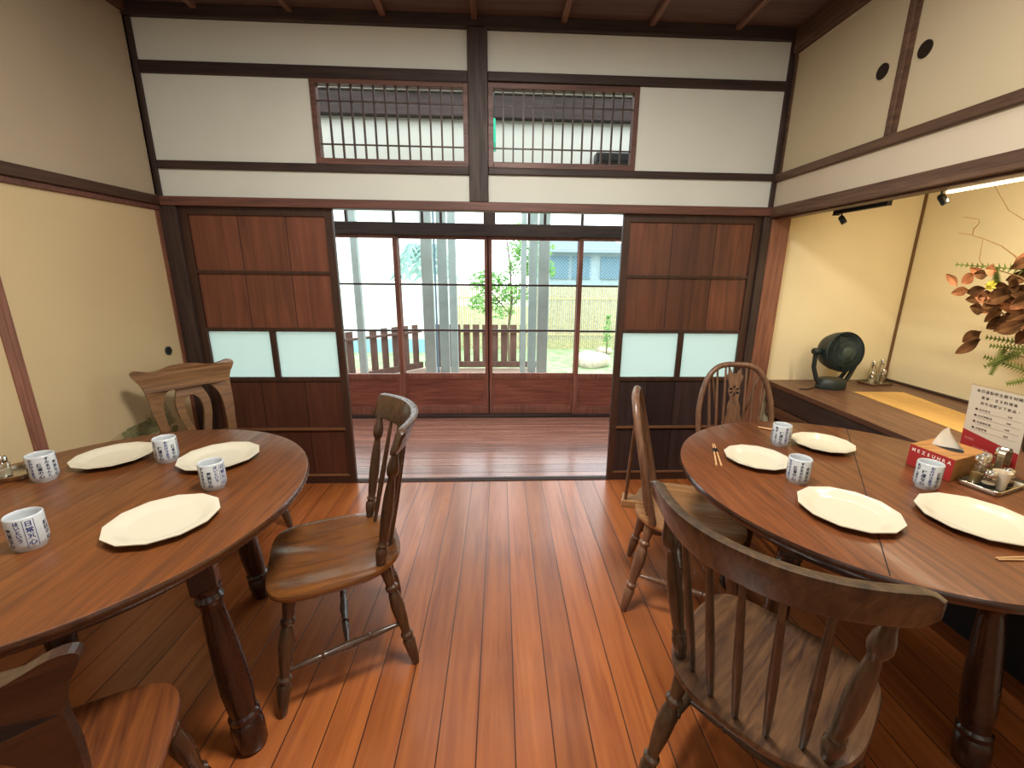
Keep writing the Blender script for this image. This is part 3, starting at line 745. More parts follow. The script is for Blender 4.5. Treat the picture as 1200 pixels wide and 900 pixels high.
def crest_mesh(hw, yc, bow, z0, z1, th=.024, n=40):
    v = []; f = []
    def P(u):
        x = hw*u; y = yc + bow*(abs(u)**2.2) - .030*max(0, (abs(u)-.85)/.15)**2
        return x, y
    for i in range(n+1):
        u = -1+2*i/n; x, y = P(u); x2, y2 = P(min(1, u+.01)); x1, y1 = P(max(-1, u-.01))
        d = Vector((x2-x1, y2-y1, 0)).normalized(); nr = Vector((-d.y, d.x, 0))
        e = abs(u); zb = z0 + (.034*((e-.86)/.14)**2 if e > .86 else 0); zt = z1 - .006*e**2 - (.010*((e-.9)/.1)**2 if e > .9 else 0); th = .024*(1-(.45*((e-.85)/.15)**2 if e > .85 else 0))
        roll = .006
        lean = .035
        for zz, o in ((zb, -th*.38), (zb+.01, -th*.5), ((zb+zt)/2, -th*.5), (zt-.012, -th*.5-roll), (zt-.002, -th*.4-roll), (zt, -roll), (zt-.003, th*.42-roll*.3), (zt-.015, th*.5), ((zb+zt)/2, th*.5), (zb+.01, th*.5), (zb, th*.38)):
            yy = -(zz-z0)*lean/.1
            v.append((x+nr.x*o, y+nr.y*o+yy, zz))
    k = 11
    for i in range(n):
        for j in range(k): f.append((i*k+j, i*k+(j+1) % k, (i+1)*k+(j+1) % k, (i+1)*k+j))
    f += [tuple(range(k))[::-1], tuple(range(n*k, n*k+k))]
    m = MB(); m.add(v, f); return m, P

def spindle_chair(loc, head, mats, label, hw=.268, yc=-.297, bow=.155):
    r = empty('spindle_back_chair', (loc[0], loc[1], 0), radians(head-90)); tag(r, label, 'chair')
    sm, lm = mats
    seat_mesh(saddle_outline, .445, .036, saddle_dish).build('seat', sm, r, smooth=True)
    legs_h(r, lm)
    cz0, cz1 = .865, .962
    cm, P = crest_mesh(hw, yc, bow, cz0, cz1); cm.build('crest_rail', lm, r, smooth=True)
    POST = [(0, .012), (.03, .015), (.10, .020), (.14, .021), (.17, .014), (.19, .019), (.21, .014), (.25, .016), (.45, .020), (.62, .018), (.74, .013), (.77, .012), (.79, .017), (.83, .021), (.88, .019), (.94, .012), (1, .010)]
    for sg in (-1, 1):
        x, y = P(sg*.80); MB().turned((sg*.168, -.135, .438), (x, y, cz0+.012), POST, 16).build('turned_post', lm, r, smooth=True)
    for i in range(5):
        u = (i-2)/3.0*.86; x, y = P(u*.92)
        bx = .128*u/.58*1.0; by = -.195+.045*(abs(u)/.58)**2
        MB().turned((bx, by, .435), (x, y, cz0+.012), [(0, .0065), (.12, .009), (.42, .011), (.7, .009), (1, .0065)], 12).build('spindle', lm, r, smooth=True)
    return r
spindle_chair((-.56, -1.36), 202, (M['chairL'], M['chairLl']), 'glossy brown spindle-back chair with saddle seat at the left table, facing it', .245, -.272, .100)
spindle_chair((.756, -1.918), 39, (M['chairRs'], M['chairR']), 'worn grey-brown spindle-back chair in front of the round table, back to the camera')

def wheelback(loc, head, label):
    r = empty('wheelback_chair', (loc[0], loc[1], 0), radians(head-90)); tag(r, label, 'chair', None)
    seat_mesh(saddle_outline, .445, .034, saddle_dish).build('seat', M['wheels'], r, smooth=True)
    legs_h(r, M['wheel'])
    H = .512
    def B(t): # hoop, t 0..1
        a = pi*t; z = .445 + .99*H*(sin(a)**.72 if t > 0 and t < 1 else 0)
        x = -.182 - .0 if t == 0 else 0
        c = cos(a); x = -math.copysign(abs(c)**.62, c)*(.212 - .024*(1-min(1, (z-.445)/.25)))
        y = -.145 - .115*((z-.445)/H)
        return Vector((x, y, z))
    N = 48; pts = [B(i/N) for i in range(N+1)]
    MB().tube(pts, [.0155]*(N+1), 12).build('hoop', M['wheel'], r, smooth=True)
    def hoop_at(x):
        best = min((p for p in pts if p.z > .6), key=lambda p: abs(p.x-x)); return Vector((x, best.y, best.z))
    for i in (-3, -2, -1, 1, 2, 3):
        b_ = Vector((i*.036+(.018 if i > 0 else -.018), -.185+.006*abs(i), .435)); tp = hoop_at(i*.046+(.012 if i > 0 else -.012))
        MB().turned(b_, tp, [(0, .006), (.3, .0085), (.7, .007), (1, .005)], 10).build('spindle', M['wheel'], r, smooth=True)
    # pierced wheel splat
    zb, zt = .44, .945; n = 60
    def wd(t):
        return .040 + .013*sin(t*pi*2.6-.6) + .004*sin(t*38) if t < .9 else .036
    out = [(wd(i/n), zb+(zt-zb)*i/n) for i in range(n+1)] + [(.012, zt-.05), (-.012, zt-.05)] + [(-wd(i/n), zb+(zt-zb)*i/n) for i in range(n, -1, -1)]
    out += [(-.018, zb), (-.016, zb+.10), (0, zb+.15), (.016, zb+.10), (.018, zb)]
    polys = [out]; cz = .80
    for k in range(6):
        a = pi/6+k*pi/3; cxx, czz = cos(a)*.021, cz+sin(a)*.021
        polys.append([(cxx+cos(a)*cos(t)*.012-sin(a)*sin(t)*.007, czz+sin(a)*cos(t)*.012+cos(a)*sin(t)*.007) for t in [2*pi*j/10 for j in range(10)]])
    polys.append([(-.006, .735), (.006, .735), (0, .722)])
    v, f = flat2d(polys, .005)
    v = [(p[0], -.172-.105*((p[1]-.445)/H)+p[2], p[1]) for p in v]
    MB().add(v, f).build('wheel_splat', M['wheel'], r)
    MB().prism([(-.03, -.17), (.03, -.17), (.042, -.285), (-.042, -.285)], .412, .446).build('brace_block', M['wheels'], r, bevel=.005)
    for sg in (-1, 1):
        tp = hoop_at(sg*.135); MB().turned((sg*.022, -.268, .44), tp, [(0, .0065), (.3, .0085), (.7, .007), (1, .005)], 10).build('brace', M['wheel'], r, smooth=True)
    return r
wheelback((.885, -1.12), -20, 'wheelback hoop chair seen side-on at the left of the round table')
wheelback((1.368, -.725), -96, 'wheelback hoop chair behind the round table, its pierced splat in view')

def splat_chair(loc, head, label, ms='splats', mb='splat'):
    r = empty('splat_back_chair', (loc[0], loc[1], 0), radians(head-90)); tag(r, label, 'chair')
    def outl(t):
        c, s_ = cos(t), sin(t); e = .5
        x = math.copysign(abs(c)**e, c); y = math.copysign(abs(s_)**e, s_)
        return x*(.215+.022*y), y*.215
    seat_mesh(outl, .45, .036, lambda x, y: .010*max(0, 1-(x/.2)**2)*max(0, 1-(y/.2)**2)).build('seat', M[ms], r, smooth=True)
    legs_h(r, M['chairLl'])
    def mir(p): return p + [(-x, z) for x, z in reversed(p)]
    # outline, right half from bottom to top centre
    half = [(.150, .42), (.152, .50), (.158, .60), (.168, .68), (.174, .74), (.176, .79), (.180, .83), (.190, .865), (.204, .890), (.214, .910), (.216, .925), (.206, .936), (.188, .937), (.165, .927), (.130, .918), (.095, .922), (.06, .934), (.02, .938)]
    low = [(.10, .42), (-.10, .42)]
    outer = half + [(-x, z) for x, z in reversed(half)]
    def smooth(p, k=2):
        for _ in range(k):
            q = []
            for i in range(len(p)):
                a, b_ = p[i], p[(i+1) % len(p)]; q += [(a[0]*.75+b_[0]*.25, a[1]*.75+b_[1]*.25), (a[0]*.25+b_[0]*.75, a[1]*.25+b_[1]*.75)]
            p = q
        return p
    side = [(.116, .47), (.122, .60), (.128, .69), (.124, .75), (.106, .795), (.084, .815), (.050, .812), (.064, .78), (.076, .73), (.070, .66), (.050, .58), (.036, .50), (.038, .47)]
    tear = [(0, .52), (.018, .58), (.036, .66), (.040, .71), (.030, .755), (0, .775), (-.030, .755), (-.040, .71), (-.036, .66), (-.018, .58)]
    polys = [smooth(outer, 1), smooth(side), smooth([(-x, z) for x, z in side]), smooth(tear)]
    v, f = flat2d(polys, .011)
    w = []
    for x, z, d in v:
        y = -.165 - .13*((z-.45)/.5)**1.25 if z > .45 else -.165
        y += .9*x*x
        w.append((x*1.08, y+d, z))
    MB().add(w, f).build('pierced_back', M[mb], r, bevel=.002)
    return r
splat_chair((-1.47, -.575), -38, 'brown oak chair with pierced splat back, beside the painted doors')
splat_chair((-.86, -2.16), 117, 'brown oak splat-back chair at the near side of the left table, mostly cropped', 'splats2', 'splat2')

# ------------------------------------------------------------------ tableware
def plate_proto():
    n = 12; sub = 1
    v = []; f = []
    prof = [(.0, .006), (.60, .006), (.68, .008), (.80, .016), (.97, .0215), (1.0, .0215), (1.0, .0185), (.80, .011), (.62, .0), (.0, .0)]
    seg = 48
    for rad, z in prof:
        for i in range(seg):
            a = 2*pi*i/seg; p = a % (2*pi/n) - pi/n
            poly = cos(pi/n)/cos(p); k = 1 if rad < .7 else poly*1.012
            k = 1+(poly*1.012-1)*min(1, max(0, (rad-.62)/.2))
            v.append((rad*k*cos(a), rad*k*sin(a), z))
    for k in range(len(prof)-1):
        for i in range(seg): j = (i+1) % seg; f.append((k*seg+i, k*seg+j, (k+1)*seg+j, (k+1)*seg+i))
    m = MB(); m.add(v, f)
    m.v = [(x*.13, y*.13, z) for x, y, z in m.v]
    return m.build('dinner_plate', M['china'], smooth=True)
PL = [(-1.41, -1.216, .74, .124, 'cream angular plate on the left table nearest the painted doors'),
      (-1.013, -1.231, .74, .133, 'cream angular plate on the left table near its far end, behind a mug'),
      (-.903, -1.662, .74, .134, 'cream angular plate nearest the front edge of the left table'),
      (1.025, -1.335, .76, .114, 'cream angular plate at the aisle end of the round table beside the banded chopsticks'),
      (1.386, -1.198, .76, .112, 'cream angular plate at the far edge of the round table'),
      (1.086, -1.702, .76, .131, 'cream angular plate at the front of the round table across the joint'),
      (1.427, -1.760, .76, .138, 'cream angular plate on the round table in front of the condiment tray')]
p0 = plate_proto()
for i, (x, y, z, rr, lb) in enumerate(PL):
    o = p0 if i == 0 else p0.copy()
    if i: C.objects.link(o)
    o.location = (x, y, z); o.scale = (rr/.13, rr/.13, 1); o.rotation_euler = (0, 0, .13*i+.1)
    tag(o, lb, 'plate', 'angular cream plates laid on the two tables')

def mug_proto():
    R = .0368; H = .094
    m = MB().lathe([(0, .003), (.024, .003), (.025, 0), (.029, 0), (.030, .004), (.035, .012), (R, .022), (R, H-.004), (R-.001, H-.001), (R-.0025, H), (R-.004, H-.002), (R-.0045, H-.01), (R-.005, .02), (.026, .010), (0, .009)], 40)
    o = m.build('tea_mug', M['mug'], smooth=True)
    RR = R+.0004
    def fn(phi):
        return lambda u, v: (RR*cos(phi+u/RR), RR*sin(phi+u/RR), v)
    big = MB(); k = fn(0); s_ = .0155
    for i, ch in enumerate('日常五心'):
        v, f = glyph(ch, .02); big.add([k(p[0]*s_, .078-.0172*i+p[1]*s_) for p in v], f)
    for x in (-.0100, .0100):
        for j in range(1): big.add([k(x-.0005, .012), k(x+.0005, .012), k(x+.0005, .088), k(x-.0005, .088)], [(0, 1, 2, 3)])
    cols = ['はいという', '素直な心', 'すみませんと', '反省の心', 'おかげさまで', '謙虚な心', '私がしますと', '奉仕の心', 'ありがとうと', '感謝の心']
    blk = MB()
    for c, t in enumerate(cols):
        phi = -(.021+.0198*c)/RR; k = fn(phi); odd = c % 2
        s2 = .0135 if odd else .0118; z = .064 if odd else .083; dst = blk if c % 4 else big
        for i, ch in enumerate(t):
            v, f = glyph(ch, .03); dst.add([k(p[0]*s2, z-(s2*1.0)*i+p[1]*s2) for p in v], f)
    big.cur = 1; big.add(blk.v, blk.f); l1 = big.build('lettering', [M['inkblue'], M['ink']], o); l1['label'] = 'blue and navy columns of Japanese lettering'
    return o
MG = [(-1.505, -1.375, .74, 70, 1.0, 'white mug with blue writing on the left table beside the cropped condiment tray'),
      (-1.204, -1.231, .74, 105, 1.0, 'white mug with blue writing on the left table between the two far plates'),
      (-.898, -1.449, .74, -8, 1.0, 'white mug with blue writing on the left table before the plate nearest the aisle'),
      (-1.17, -1.756, .74, -34, 1.0, 'largest-looking white mug with framed blue writing at the left picture edge'),
      (1.22, -1.175, .76, 60, .96, 'white mug with blue writing standing farthest back on the round table'),
      (1.071, -1.498, .76, -20, .96, 'white mug with blue writing in the middle of three plates on the round table'),
      (1.486, -1.546, .76, 30, .96, 'white mug with blue writing in front of the red tissue box')]
g0 = mug_proto()
for i, (x, y, z, a, sc, lb) in enumerate(MG):
    o = g0 if i == 0 else copytree(g0)
    o.location = (x, y, z); o.rotation_euler = (0, 0, radians(a)); o.scale = (sc, sc, sc)
    tag(o, lb, 'mug', 'white tea mugs with Japanese writing')

def chopsticks(a, b_, z, band, label):
    a = Vector((*a, 0)); b_ = Vector((*b_, 0)); r = empty('chopsticks', (a.x, a.y, z)); tag(r, label, 'chopsticks', 'wooden chopsticks laid on the round table')
    d = b_-a; n = Vector((-d.y, d.x, 0)).normalized()
    for sg in (-1, 1):
        MB().turned(n*sg*.003+Vector((0, 0, .0035)), d+n*sg*.0085+Vector((0, 0, .0035)), [(0, .0022), (1, .0034)], 8).build('stick', M['chop'], r)
    if band:
        c = d*.27; c2 = d*.40
        MB().obox(c+Vector((0, 0, .0042)), c2+Vector((0, 0, .0042)), .019, .0085).build('paper_band', M['black'], r)
chopsticks((.940, -1.169), (.861, -1.372), .76, True, 'wooden chopsticks in a black paper band at the aisle end of the round table')
chopsticks((1.247, -.972), (1.352, -1.052), .76, False, 'pair of wooden chopsticks half hidden behind the farthest mug')
chopsticks((1.300, -1.921), (1.50, -1.925), .76, False, 'pair of wooden chopsticks near the front right rim of the round table')

# tissue box
A = Vector((1.590, -1.366, .76)); B = Vector((1.606, -1.516, .76)); D = Vector((.186, .064, 0))
r = empty('tissue_box', tuple(B)); tag(r, 'wooden tissue box with a red printed end on the round table', 'tissue box')
u = (A-B); d = D; h = Vector((0, 0, .082))
def quadbox(mb, o, a, b_, c):
    v = [o+a*i+b_*j+c*k for k in (0, 1) for j in (0, 1) for i in (0, 1)]
    mb.add(v, [(0, 2, 3, 1), (4, 5, 7, 6), (0, 1, 5, 4), (2, 6, 7, 3), (0, 4, 6, 2), (1, 3, 7, 5)])
m = MB(); quadbox(m, Vector((0, 0, 0)), u, d, h); m.build('body', M['tbox'], r, bevel=.002)
un = u.normalized(); dn = d.normalized()
m = MB(); quadbox(m, -dn*.0012+Vector((0, 0, .001))+un*.001, u-un*.002, dn*.001, h-Vector((0, 0, .002))); m.build('printed_end', M['red'], r)
m = MB(); o0 = u - dn*.0018 + Vector((0, 0, .064))
textrow(m, 'MEZSUHRA', .0165, .008, 0, lambda a, b_: o0 - un*a + Vector((0, 0, b_)), .0170, .03)
m.build('lettering', M['white'], r)
m = MB(); n = 24; c0 = u*.5+d*.5+h+Vector((0, 0, .0008))
m.add([c0+un*cos(t)*.050+dn*sin(t)*.030 for t in [2*pi*i/n for i in range(n)]], [tuple(range(n))]); m.build('slot', M['dark'], r)
m = MB(); nx, nz = 12, 8; v = []
for j in range(nz+1):
    t = j/nz; wdt = .050*(1-t*.80)
    for i in range(nx+1):
        s_ = -1+2*i/nx
        p = c0 + (un*.93-dn*.36)*(-s_*wdt) + dn*(.010*sin(s_*3+t*2)*(1-t*.3)) + un*.016*t + Vector((0, 0, t*(.075-.012*abs(s_))-.002))
        v.append(p)
m.add(v, [(j*(nx+1)+i, j*(nx+1)+i+1, (j+1)*(nx+1)+i+1, (j+1)*(nx+1)+i) for j in range(nz) for i in range(nx)])
m.build('tissue', M['tissue'], r, smooth=True)

# menu stand
SB = Vector((1.854, -1.313, .76)); sd = Vector((.03, -.40, 0)).normalized(); up = Vector((-.075, .0, 1)).normalized(); sn = Vector((-sd.y, sd.x, 0)).normalized()*-1
r = empty('menu_stand', tuple(SB)); tag(r, 'clear upright menu stand with a printed card and red lower corner behind the tissue box', 'menu stand')
Wd, Hh = .185, .302
m = MB(); quadbox(m, Vector((0, 0, 0)), sd*Wd, sn*.003, up*Hh); quadbox(m, Vector((0, 0, 0)), sd*Wd, Vector((.028, 0, 0)), Vector((0, 0, .003))); m.build('acrylic_sheet', M['acrylic'], r)
side = -1 if sn.x > 0 else 1
vis = sn if sn.x < 0 else -sn     # towards the diners
m = MB(); e = vis*.0045+up*.006+sd*.003
quadbox(m, e - vis*.0005, sd*(Wd-.006), vis*.0004, up*(Hh-.012)); m.build('menu_card', M['paper'], r)
m = MB(); m.add([e+vis*.0006+p for p in (Vector((0, 0, 0)), sd*(Wd-.006), sd*(Wd-.006)+up*.085, up*.118)], [(0, 1, 2, 3)]); m.build('red_block', M['red'], r)
def sf(a, b_): return e+vis*.0011+sd*a+up*b_
m = MB()
textrow(m, '本日餐點依主廚食材調整', .0128, .018, .275, sf, .0140)
textrow(m, '套餐、主食料理後', .0118, .036, .252, sf, .0140); textrow(m, '另可加購以下飲品。', .0118, .036, .230, sf, .0140)
for k in range(4):
    zz = .205-.024*k
    m.add([sf(.030+cos(t)*.0045, zz+sin(t)*.0045) for t in [2*pi*i/12 for i in range(12)]], [tuple(range(12))])
    textrow(m, ('日式定食', '手作甜點品', '季節飲料類', '兒童套餐')[k], .0085, .038, zz, sf, .0092)
    m.add([sf(.036, zz-.0085), sf(.168, zz-.0085), sf(.168, zz-.0092), sf(.036, zz-.0092)], [(0, 1, 2, 3)])
    textrow(m, '加購', .007, .125, zz, sf, .0078)
m.build('printed_text', M['print'], r)
m = MB(); textrow(m, '平日限定', .009, .01, .085, sf, .0078); textrow(m, '好友優惠', .014, .04, .055, sf, .0135)
m.build('pink_text', M['pink'], r)

# condiment sets
def jar(name, x, y, z, hh, rr, fill, parent_label, cat, group, cap='dome', lab=True):
    o = empty(name, (x, y, z)); tag(o, parent_label, cat, group)
    MB().lathe([(0, .001), (rr*.92, .001), (rr, .004), (rr, hh*.62), (rr*.72, hh*.72)], 20).build('glass_body', M['jar'], o, smooth=True)
    MB().lathe([(0, .003), (rr*.86, .003), (rr*.86, hh*.36), (0, hh*.37)], 16).build('contents', fill, o, smooth=True)
    if lab: MB().lathe([(rr*1.02, hh*.14), (rr*1.02, hh*.34)], 20).build('black_band', M['black'], o)
    MB().lathe([(rr*.80, hh*.68), (rr*.84, hh*.74), (rr*.84, hh*.92), (rr*.66, hh*.99), (0, hh)], 20).build('metal_cap', M['chrome'], o, smooth=True)
    return o
def tray(x, y, z, ang, L, W, label, group, strap=False):
    o = empty('condiment_tray', (x, y, z), ang); tag(o, label, 'tray', group)
    m = MB(); n = 8; rc = .012
    def rr(ex, zz):
        pts = []
        for cx_, cy_, a0 in ((L/2-rc, W/2-rc, 0), (-L/2+rc, W/2-rc, pi/2), (-L/2+rc, -W/2+rc, pi), (L/2-rc, -W/2+rc, 1.5*pi)):
            for i in range(n): a = a0+i/(n-1)*pi/2; pts.append((cx_+(rc+ex)*cos(a), cy_+(rc+ex)*sin(a), zz))
        return pts
    rings = [rr(-.004, 0), rr(0, .004), rr(.002, .017), rr(0, .018), rr(-.003, .006)]
    N = 4*n; v = [p for q in rings for p in q]; f = [(k*N+i, k*N+(i+1) % N, (k+1)*N+(i+1) % N, (k+1)*N+i) for k in range(4) for i in range(N)]
    f += [tuple(range(N))[::-1], tuple(range(4*N, 5*N))]; m.add(v, f); m.build('pan', M['steel'], o, smooth=True)
    if not strap: return o
    pts = [(.015, .006, .006), (.015, .006, .06), (.015, .006, .10)] + [(.015+.026-.026*cos(a), .006, .10+.028*sin(a)) for a in [pi*i/10 for i in range(1, 11)]] + [(.067, .006, .06)]
    hb = MB()
    for a_, b_ in zip(pts[:-1], pts[1:]): hb.obox(a_, b_, .0025, .018, up=(0, 1, 0))
    hb.build('handle', M['steel'], o)
    return o
gr = 'condiments on the round table'
ta = radians(19)
tc = Vector((1.733, -1.541, .76)); tray(tc.x, tc.y, tc.z, ta, .205, .108, 'steel condiment tray with an arched strap handle on the round table', None, True)
ex = Vector((cos(ta), sin(ta), 0)); ey = Vector((-sin(ta), cos(ta), 0))
def tp(a, b_): return tc+ex*a+ey*b_+Vector((0, 0, .0065))
q = tp(-.078, -.014); jar('salt_shaker', q.x, q.y, q.z, .066, .019, M['salt'], 'short glass shaker with a metal cap at the left end of the condiment tray', 'shaker', gr)
q = tp(-.036, -.026); 
o = empty('toothpick_cup', tuple(q)); tag(o, 'flared cream toothpick cup between the short shakers on the condiment tray', 'cup', gr)
MB().lathe([(0, .002), (.0165, .0), (.0175, .02), (.0235, .062), (.0215, .062), (.0155, .02), (.013, .004), (0, .004)], 24).build('cup_body', M['cream'], o, smooth=True)
m = MB()
for i in range(14): a = i*2.4; m.turned((cos(a)*.006, sin(a)*.006, .006), (cos(a)*.013, sin(a)*.013, .058), [(0, .0009), (1, .0009)], 5)
m.build('toothpicks', M['chop'], o)['kind'] = 'stuff'
q = tp(.002, -.026); jar('spice_shaker', q.x, q.y, q.z, .066, .0195, M['pepper'], 'short glass shaker of tan spice with a metal cap, right of the toothpick cup', 'shaker', gr)
q = tp(-.052, .027); jar('soy_bottle', q.x, q.y, q.z, .100, .0175, M['pepper'], 'tall glass bottle with a steel cap at the back left of the condiment tray', 'bottle', gr, lab=False)
q = tp(-.010, .030); jar('vinegar_bottle', q.x, q.y, q.z, .100, .0175, M['pepper'], 'tall glass bottle with a steel cap beside the arched tray handle', 'bottle', gr, lab=False)
q = tp(.084, .032); jar('oil_bottle', q.x, q.y, q.z, .105, .0165, M['pepper'], 'tall amber glass bottle at the right end of the condiment tray', 'bottle', gr, lab=False)
gl = 'condiments on the left table'
tray(-1.675, -1.365, .74, radians(28), .18, .12, 'steel condiment tray at the left picture edge on the left table', None)
jar('salt_shaker', -1.652, -1.362, .7465, .075, .021, M['salt'], 'glass shaker with a metal cap on the left table tray', 'shaker', gl, lab=False)
jar('spice_shaker', -1.705, -1.372, .7465, .075, .021, M['pepper'], 'spice shaker behind the salt shaker on the left table tray', 'shaker', gl, lab=False)

# ------------------------------------------------------------------ alcove things
tag(MB().prism([(2.28, -.286), (2.597, -.300), (2.51, -.90), (2.225, -1.03)], .7355, .7385).build('straw_mat', M['mat']), 'flat pale yellow wooden sheet lying on the alcove platform', 'mat')
# fan
FZ = .735
r = empty('desk_fan', (2.205, -.185, FZ)); tag(r, 'dark grey-green air circulator fan standing on the alcove platform', 'fan')
fd = Vector((.02, -.98, .10)).normalized(); sdv = fd.cross(Vector((0, 0, 1))).normalized(); hc = Vector((-.01, -.01, .245))
m = MB(); n = 28
for k, (sx, zz) in enumerate(((.082, 0), (.090, .008), (.088, .05), (.078, .062), (0, .064))): pass
rings = []
m.lathe([(0, 0), (.088, 0), (.094, .008), (.090, .050), (.078, .064), (0, .066)], 32, (0, 0, 0), 1.0, .72)
fa = math.atan2(sdv.y, sdv.x)
m.xform(Matrix.Rotation(fa, 4, 'Z')); m.build('base', M['fan'], r, smooth=True)
m = MB().turned(hc-fd*.075, hc+fd*.075, [(0, .05), (.05, .082), (.25, .106), (.55, .120), (.85, .124), (.93, .126), (1.0, .120)], 40, caps=False)
m.build('housing', M['fan'], r, smooth=True)
g = MB(); nrm_u = fd.cross(sdv).normalized()
for k in range(36):
    a = 2*pi*k/36; pts = []
    for j in range(7):
        rr_ = .028+.092*j/6; aa = a+.9*j/6; pts.append(hc+fd*(.080-.014*(j/6)**2)+(sdv*cos(aa)+nrm_u*sin(aa))*rr_)
    g.tube(pts, .0017, 5)
for rad in (.055, .085): g.tube([hc+fd*(.078)+(sdv*cos(t)+nrm_u*sin(t))*rad for t in [2*pi*i/32 for i in range(33)]], .0015, 5)
g.build('front_grille', M['fanlite'], r)
MB().turned(hc+fd*.070, hc+fd*.086, [(0, .030), (.8, .030), (1, .024)], 24).build('hub_cap', M['fanlite'], r, smooth=True)
MB().turned(hc-fd*.080, hc-fd*.072, [(0, .05), (1, .06)], 24).build('rear_cover', M['black'], r, smooth=True)
b = MB()
for k in range(5):
    a = 2*pi*k/5; e1 = (sdv*cos(a)+nrm_u*sin(a)); e2 = (sdv*cos(a+.55)+nrm_u*sin(a+.55)); e3 = (sdv*cos(a+.9)+nrm_u*sin(a+.9))
    b.add([hc+e1*.02+fd*.03, hc+e2*.02+fd*.01, hc+e3*.098+fd*.005, hc+e2*.1+fd*.035, hc+e1*.09+fd*.045], [(0, 1, 2, 3, 4)])
b.build('blades', M['fan'], r)
for sg in (-1, 1):
    side = sdv*sg
    p = [side*.075+Vector((0, 0, .03)), side*.105+Vector((0, 0, .06)), side*.138+Vector((0, 0, .14)), side*.140+hc*1.0]
    q = [side*.050-fd*.07+Vector((0, 0, .02)), side*.110-fd*.06+Vector((0, 0, .06)), side*.140-fd*.04+Vector((0, 0, .14)), side*.140+hc]
    arm = MB().tube(p, [.015, .014, .013, .013], 8)
    if sg < 0: arm.tube(q, [.013, .013, .012, .012], 8)
    ao = arm.build('yoke_arm', M['fan'], r, smooth=True)
    MB().turned(hc+side*.115, hc+side*.158, [(0, .02), (.8, .022), (1, .018)], 18).build('pivot_knob', M['fan'], ao, smooth=True)
MB().tube([(-.07, .02, .008), (-.13, -.02, .006), (-.18, -.045, .005), (-.235, -.04, .005)], .004, 6).build('power_cord', M['cable'], r)
MB().box(-.03, .03, -.0675, -.0655, .02, .045).xform(Matrix.Rotation(fa, 4, 'Z')).build('control_panel', M['fanlite'], r)

# condiment set in the alcove corner
tray(2.60, -.080, .735, radians(10), .18, .115, 'small steel tray of condiments in the corner of the alcove', None)
ga = 'condiments in the alcove corner'
jar('salt_shaker', 2.548, -.105, .7415, .085, .02, M['salt'], 'low glass shaker at the front left of the alcove tray', 'shaker', ga, lab=False)
jar('soy_bottle', 2.585, -.062, .7415, .15, .022, M['salt'], 'tall glass bottle standing behind the low shaker in the alcove', 'bottle', ga, lab=False)
jar('vinegar_bottle', 2.648, -.055, .7415, .16, .022, M['salt'], 'tallest glass bottle nearest the alcove back wall', 'bottle', ga, lab=False)
jar('spice_shaker', 2.628, -.100, .7415, .10, .018, M['pepper'], 'glass spice shaker at the front right of the alcove tray', 'shaker', ga, lab=False)

# flower arrangement
r = empty('flower_arrangement', (2.32, -1.24, .735)); tag(r, 'autumn flower arrangement of orange leaves and green ferns in the alcove', 'flowers')
MB().lathe([(0, 0), (.06, 0), (.085, .05), (.09, .12), (.06, .20), (.04, .24), (.055, .27), (.045, .27), (.032, .24), (0, .2)], 32).build('vase', M['vase'], r, smooth=True)
O = Vector((2.32, -1.24, .735))
def L3(y, z, x=2.3): return Vector((x, y, z))-O
neck = Vector((0, 0, .25))
tw = [[(-.782, 1.855), (-.868, 1.735), (-.942, 1.684), (-1.055, 1.535), (-1.15, 1.25)], [(-.675, 1.656), (-.73, 1.644), (-.796, 1.62), (-.871, 1.585), (-.927, 1.544), (-1.052, 1.432), (-1.16, 1.2)],
      [(-.679, 1.73), (-.753, 1.711), (-.752, 1.692), (-.732, 1.667), (-.73, 1.644)], [(-.796, 1.62), (-.80, 1.528), (-.815, 1.502), (-.98, 1.45), (-1.05, 1.40)]]
m = MB()
for i, t in enumerate(tw): m.tube([L3(y, z, 2.3+.004*j) for j, (y, z) in enumerate(t)], [.0012+.0004*j for j in range(len(t))], 5)
m.build('thin_twigs', M['twig'], r)
m = MB()
for y, z in ((-.95, 1.40), (-.90, 1.33), (-1.0, 1.47), (-.98, 1.26), (-1.05, 1.12), (-1.12, 1.5), (-1.2, 1.45)):
    e_ = L3(y, z); m.tube([neck+Vector((0, 0, -.05)), neck.lerp(e_, .5)+Vector((0, 0, .06)), e_], [.006, .005, .003], 6)
m.build('branches', M['twig'], r)
def leaf(mb, c, a, L, W, tilt=0, cup=.15):
    """pointed oval leaf in the plane roughly across x"""
    d = Vector((tilt, cos(a), sin(a))).normalized(); s_ = d.cross(Vector((1, 0, .15))).normalized(); nn = d.cross(s_)
    v = []; N = 8
    for i in range(N+1):
        t = i/N; w_ = W*sin(pi*t)**.8*(1-.25*t)
        for k in (-1, 0, 1): v.append(c+d*(L*(t-.5))+s_*w_*.5*k+nn*(cup*W*abs(k)-.1*L*sin(pi*t)))
    mb.add(v, [(i*3+k, i*3+k+1, i*3+k+4, i*3+k+3) for i in range(N) for k in (0, 1)])
mo, mbn = MB(), MB()
LV = [(-.728, 1.433, .9), (-.77, 1.442, 2.4), (-.83, 1.466, .5), (-.715, 1.378, 2.9), (-.80, 1.385, 2.8), (-.965, 1.531, 2.7), (-.971, 1.448, 2.9), (-.936, 1.392, .3), (-.973, 1.375, .2), (-.868, 1.311, 2.6), (-.894, 1.282, 2.2),
      (-.938, 1.248, 2.4), (-.94, 1.374, 3.0), (-1.023, 1.305, 2.6), (-1.0, 1.266, 2.7), (-.921, 1.316, 2.9), (-.971, 1.32, .1), (-.84, 1.349, 3.0), (-1.04, 1.234, 2.6), (-.99, 1.394, 2.8)]
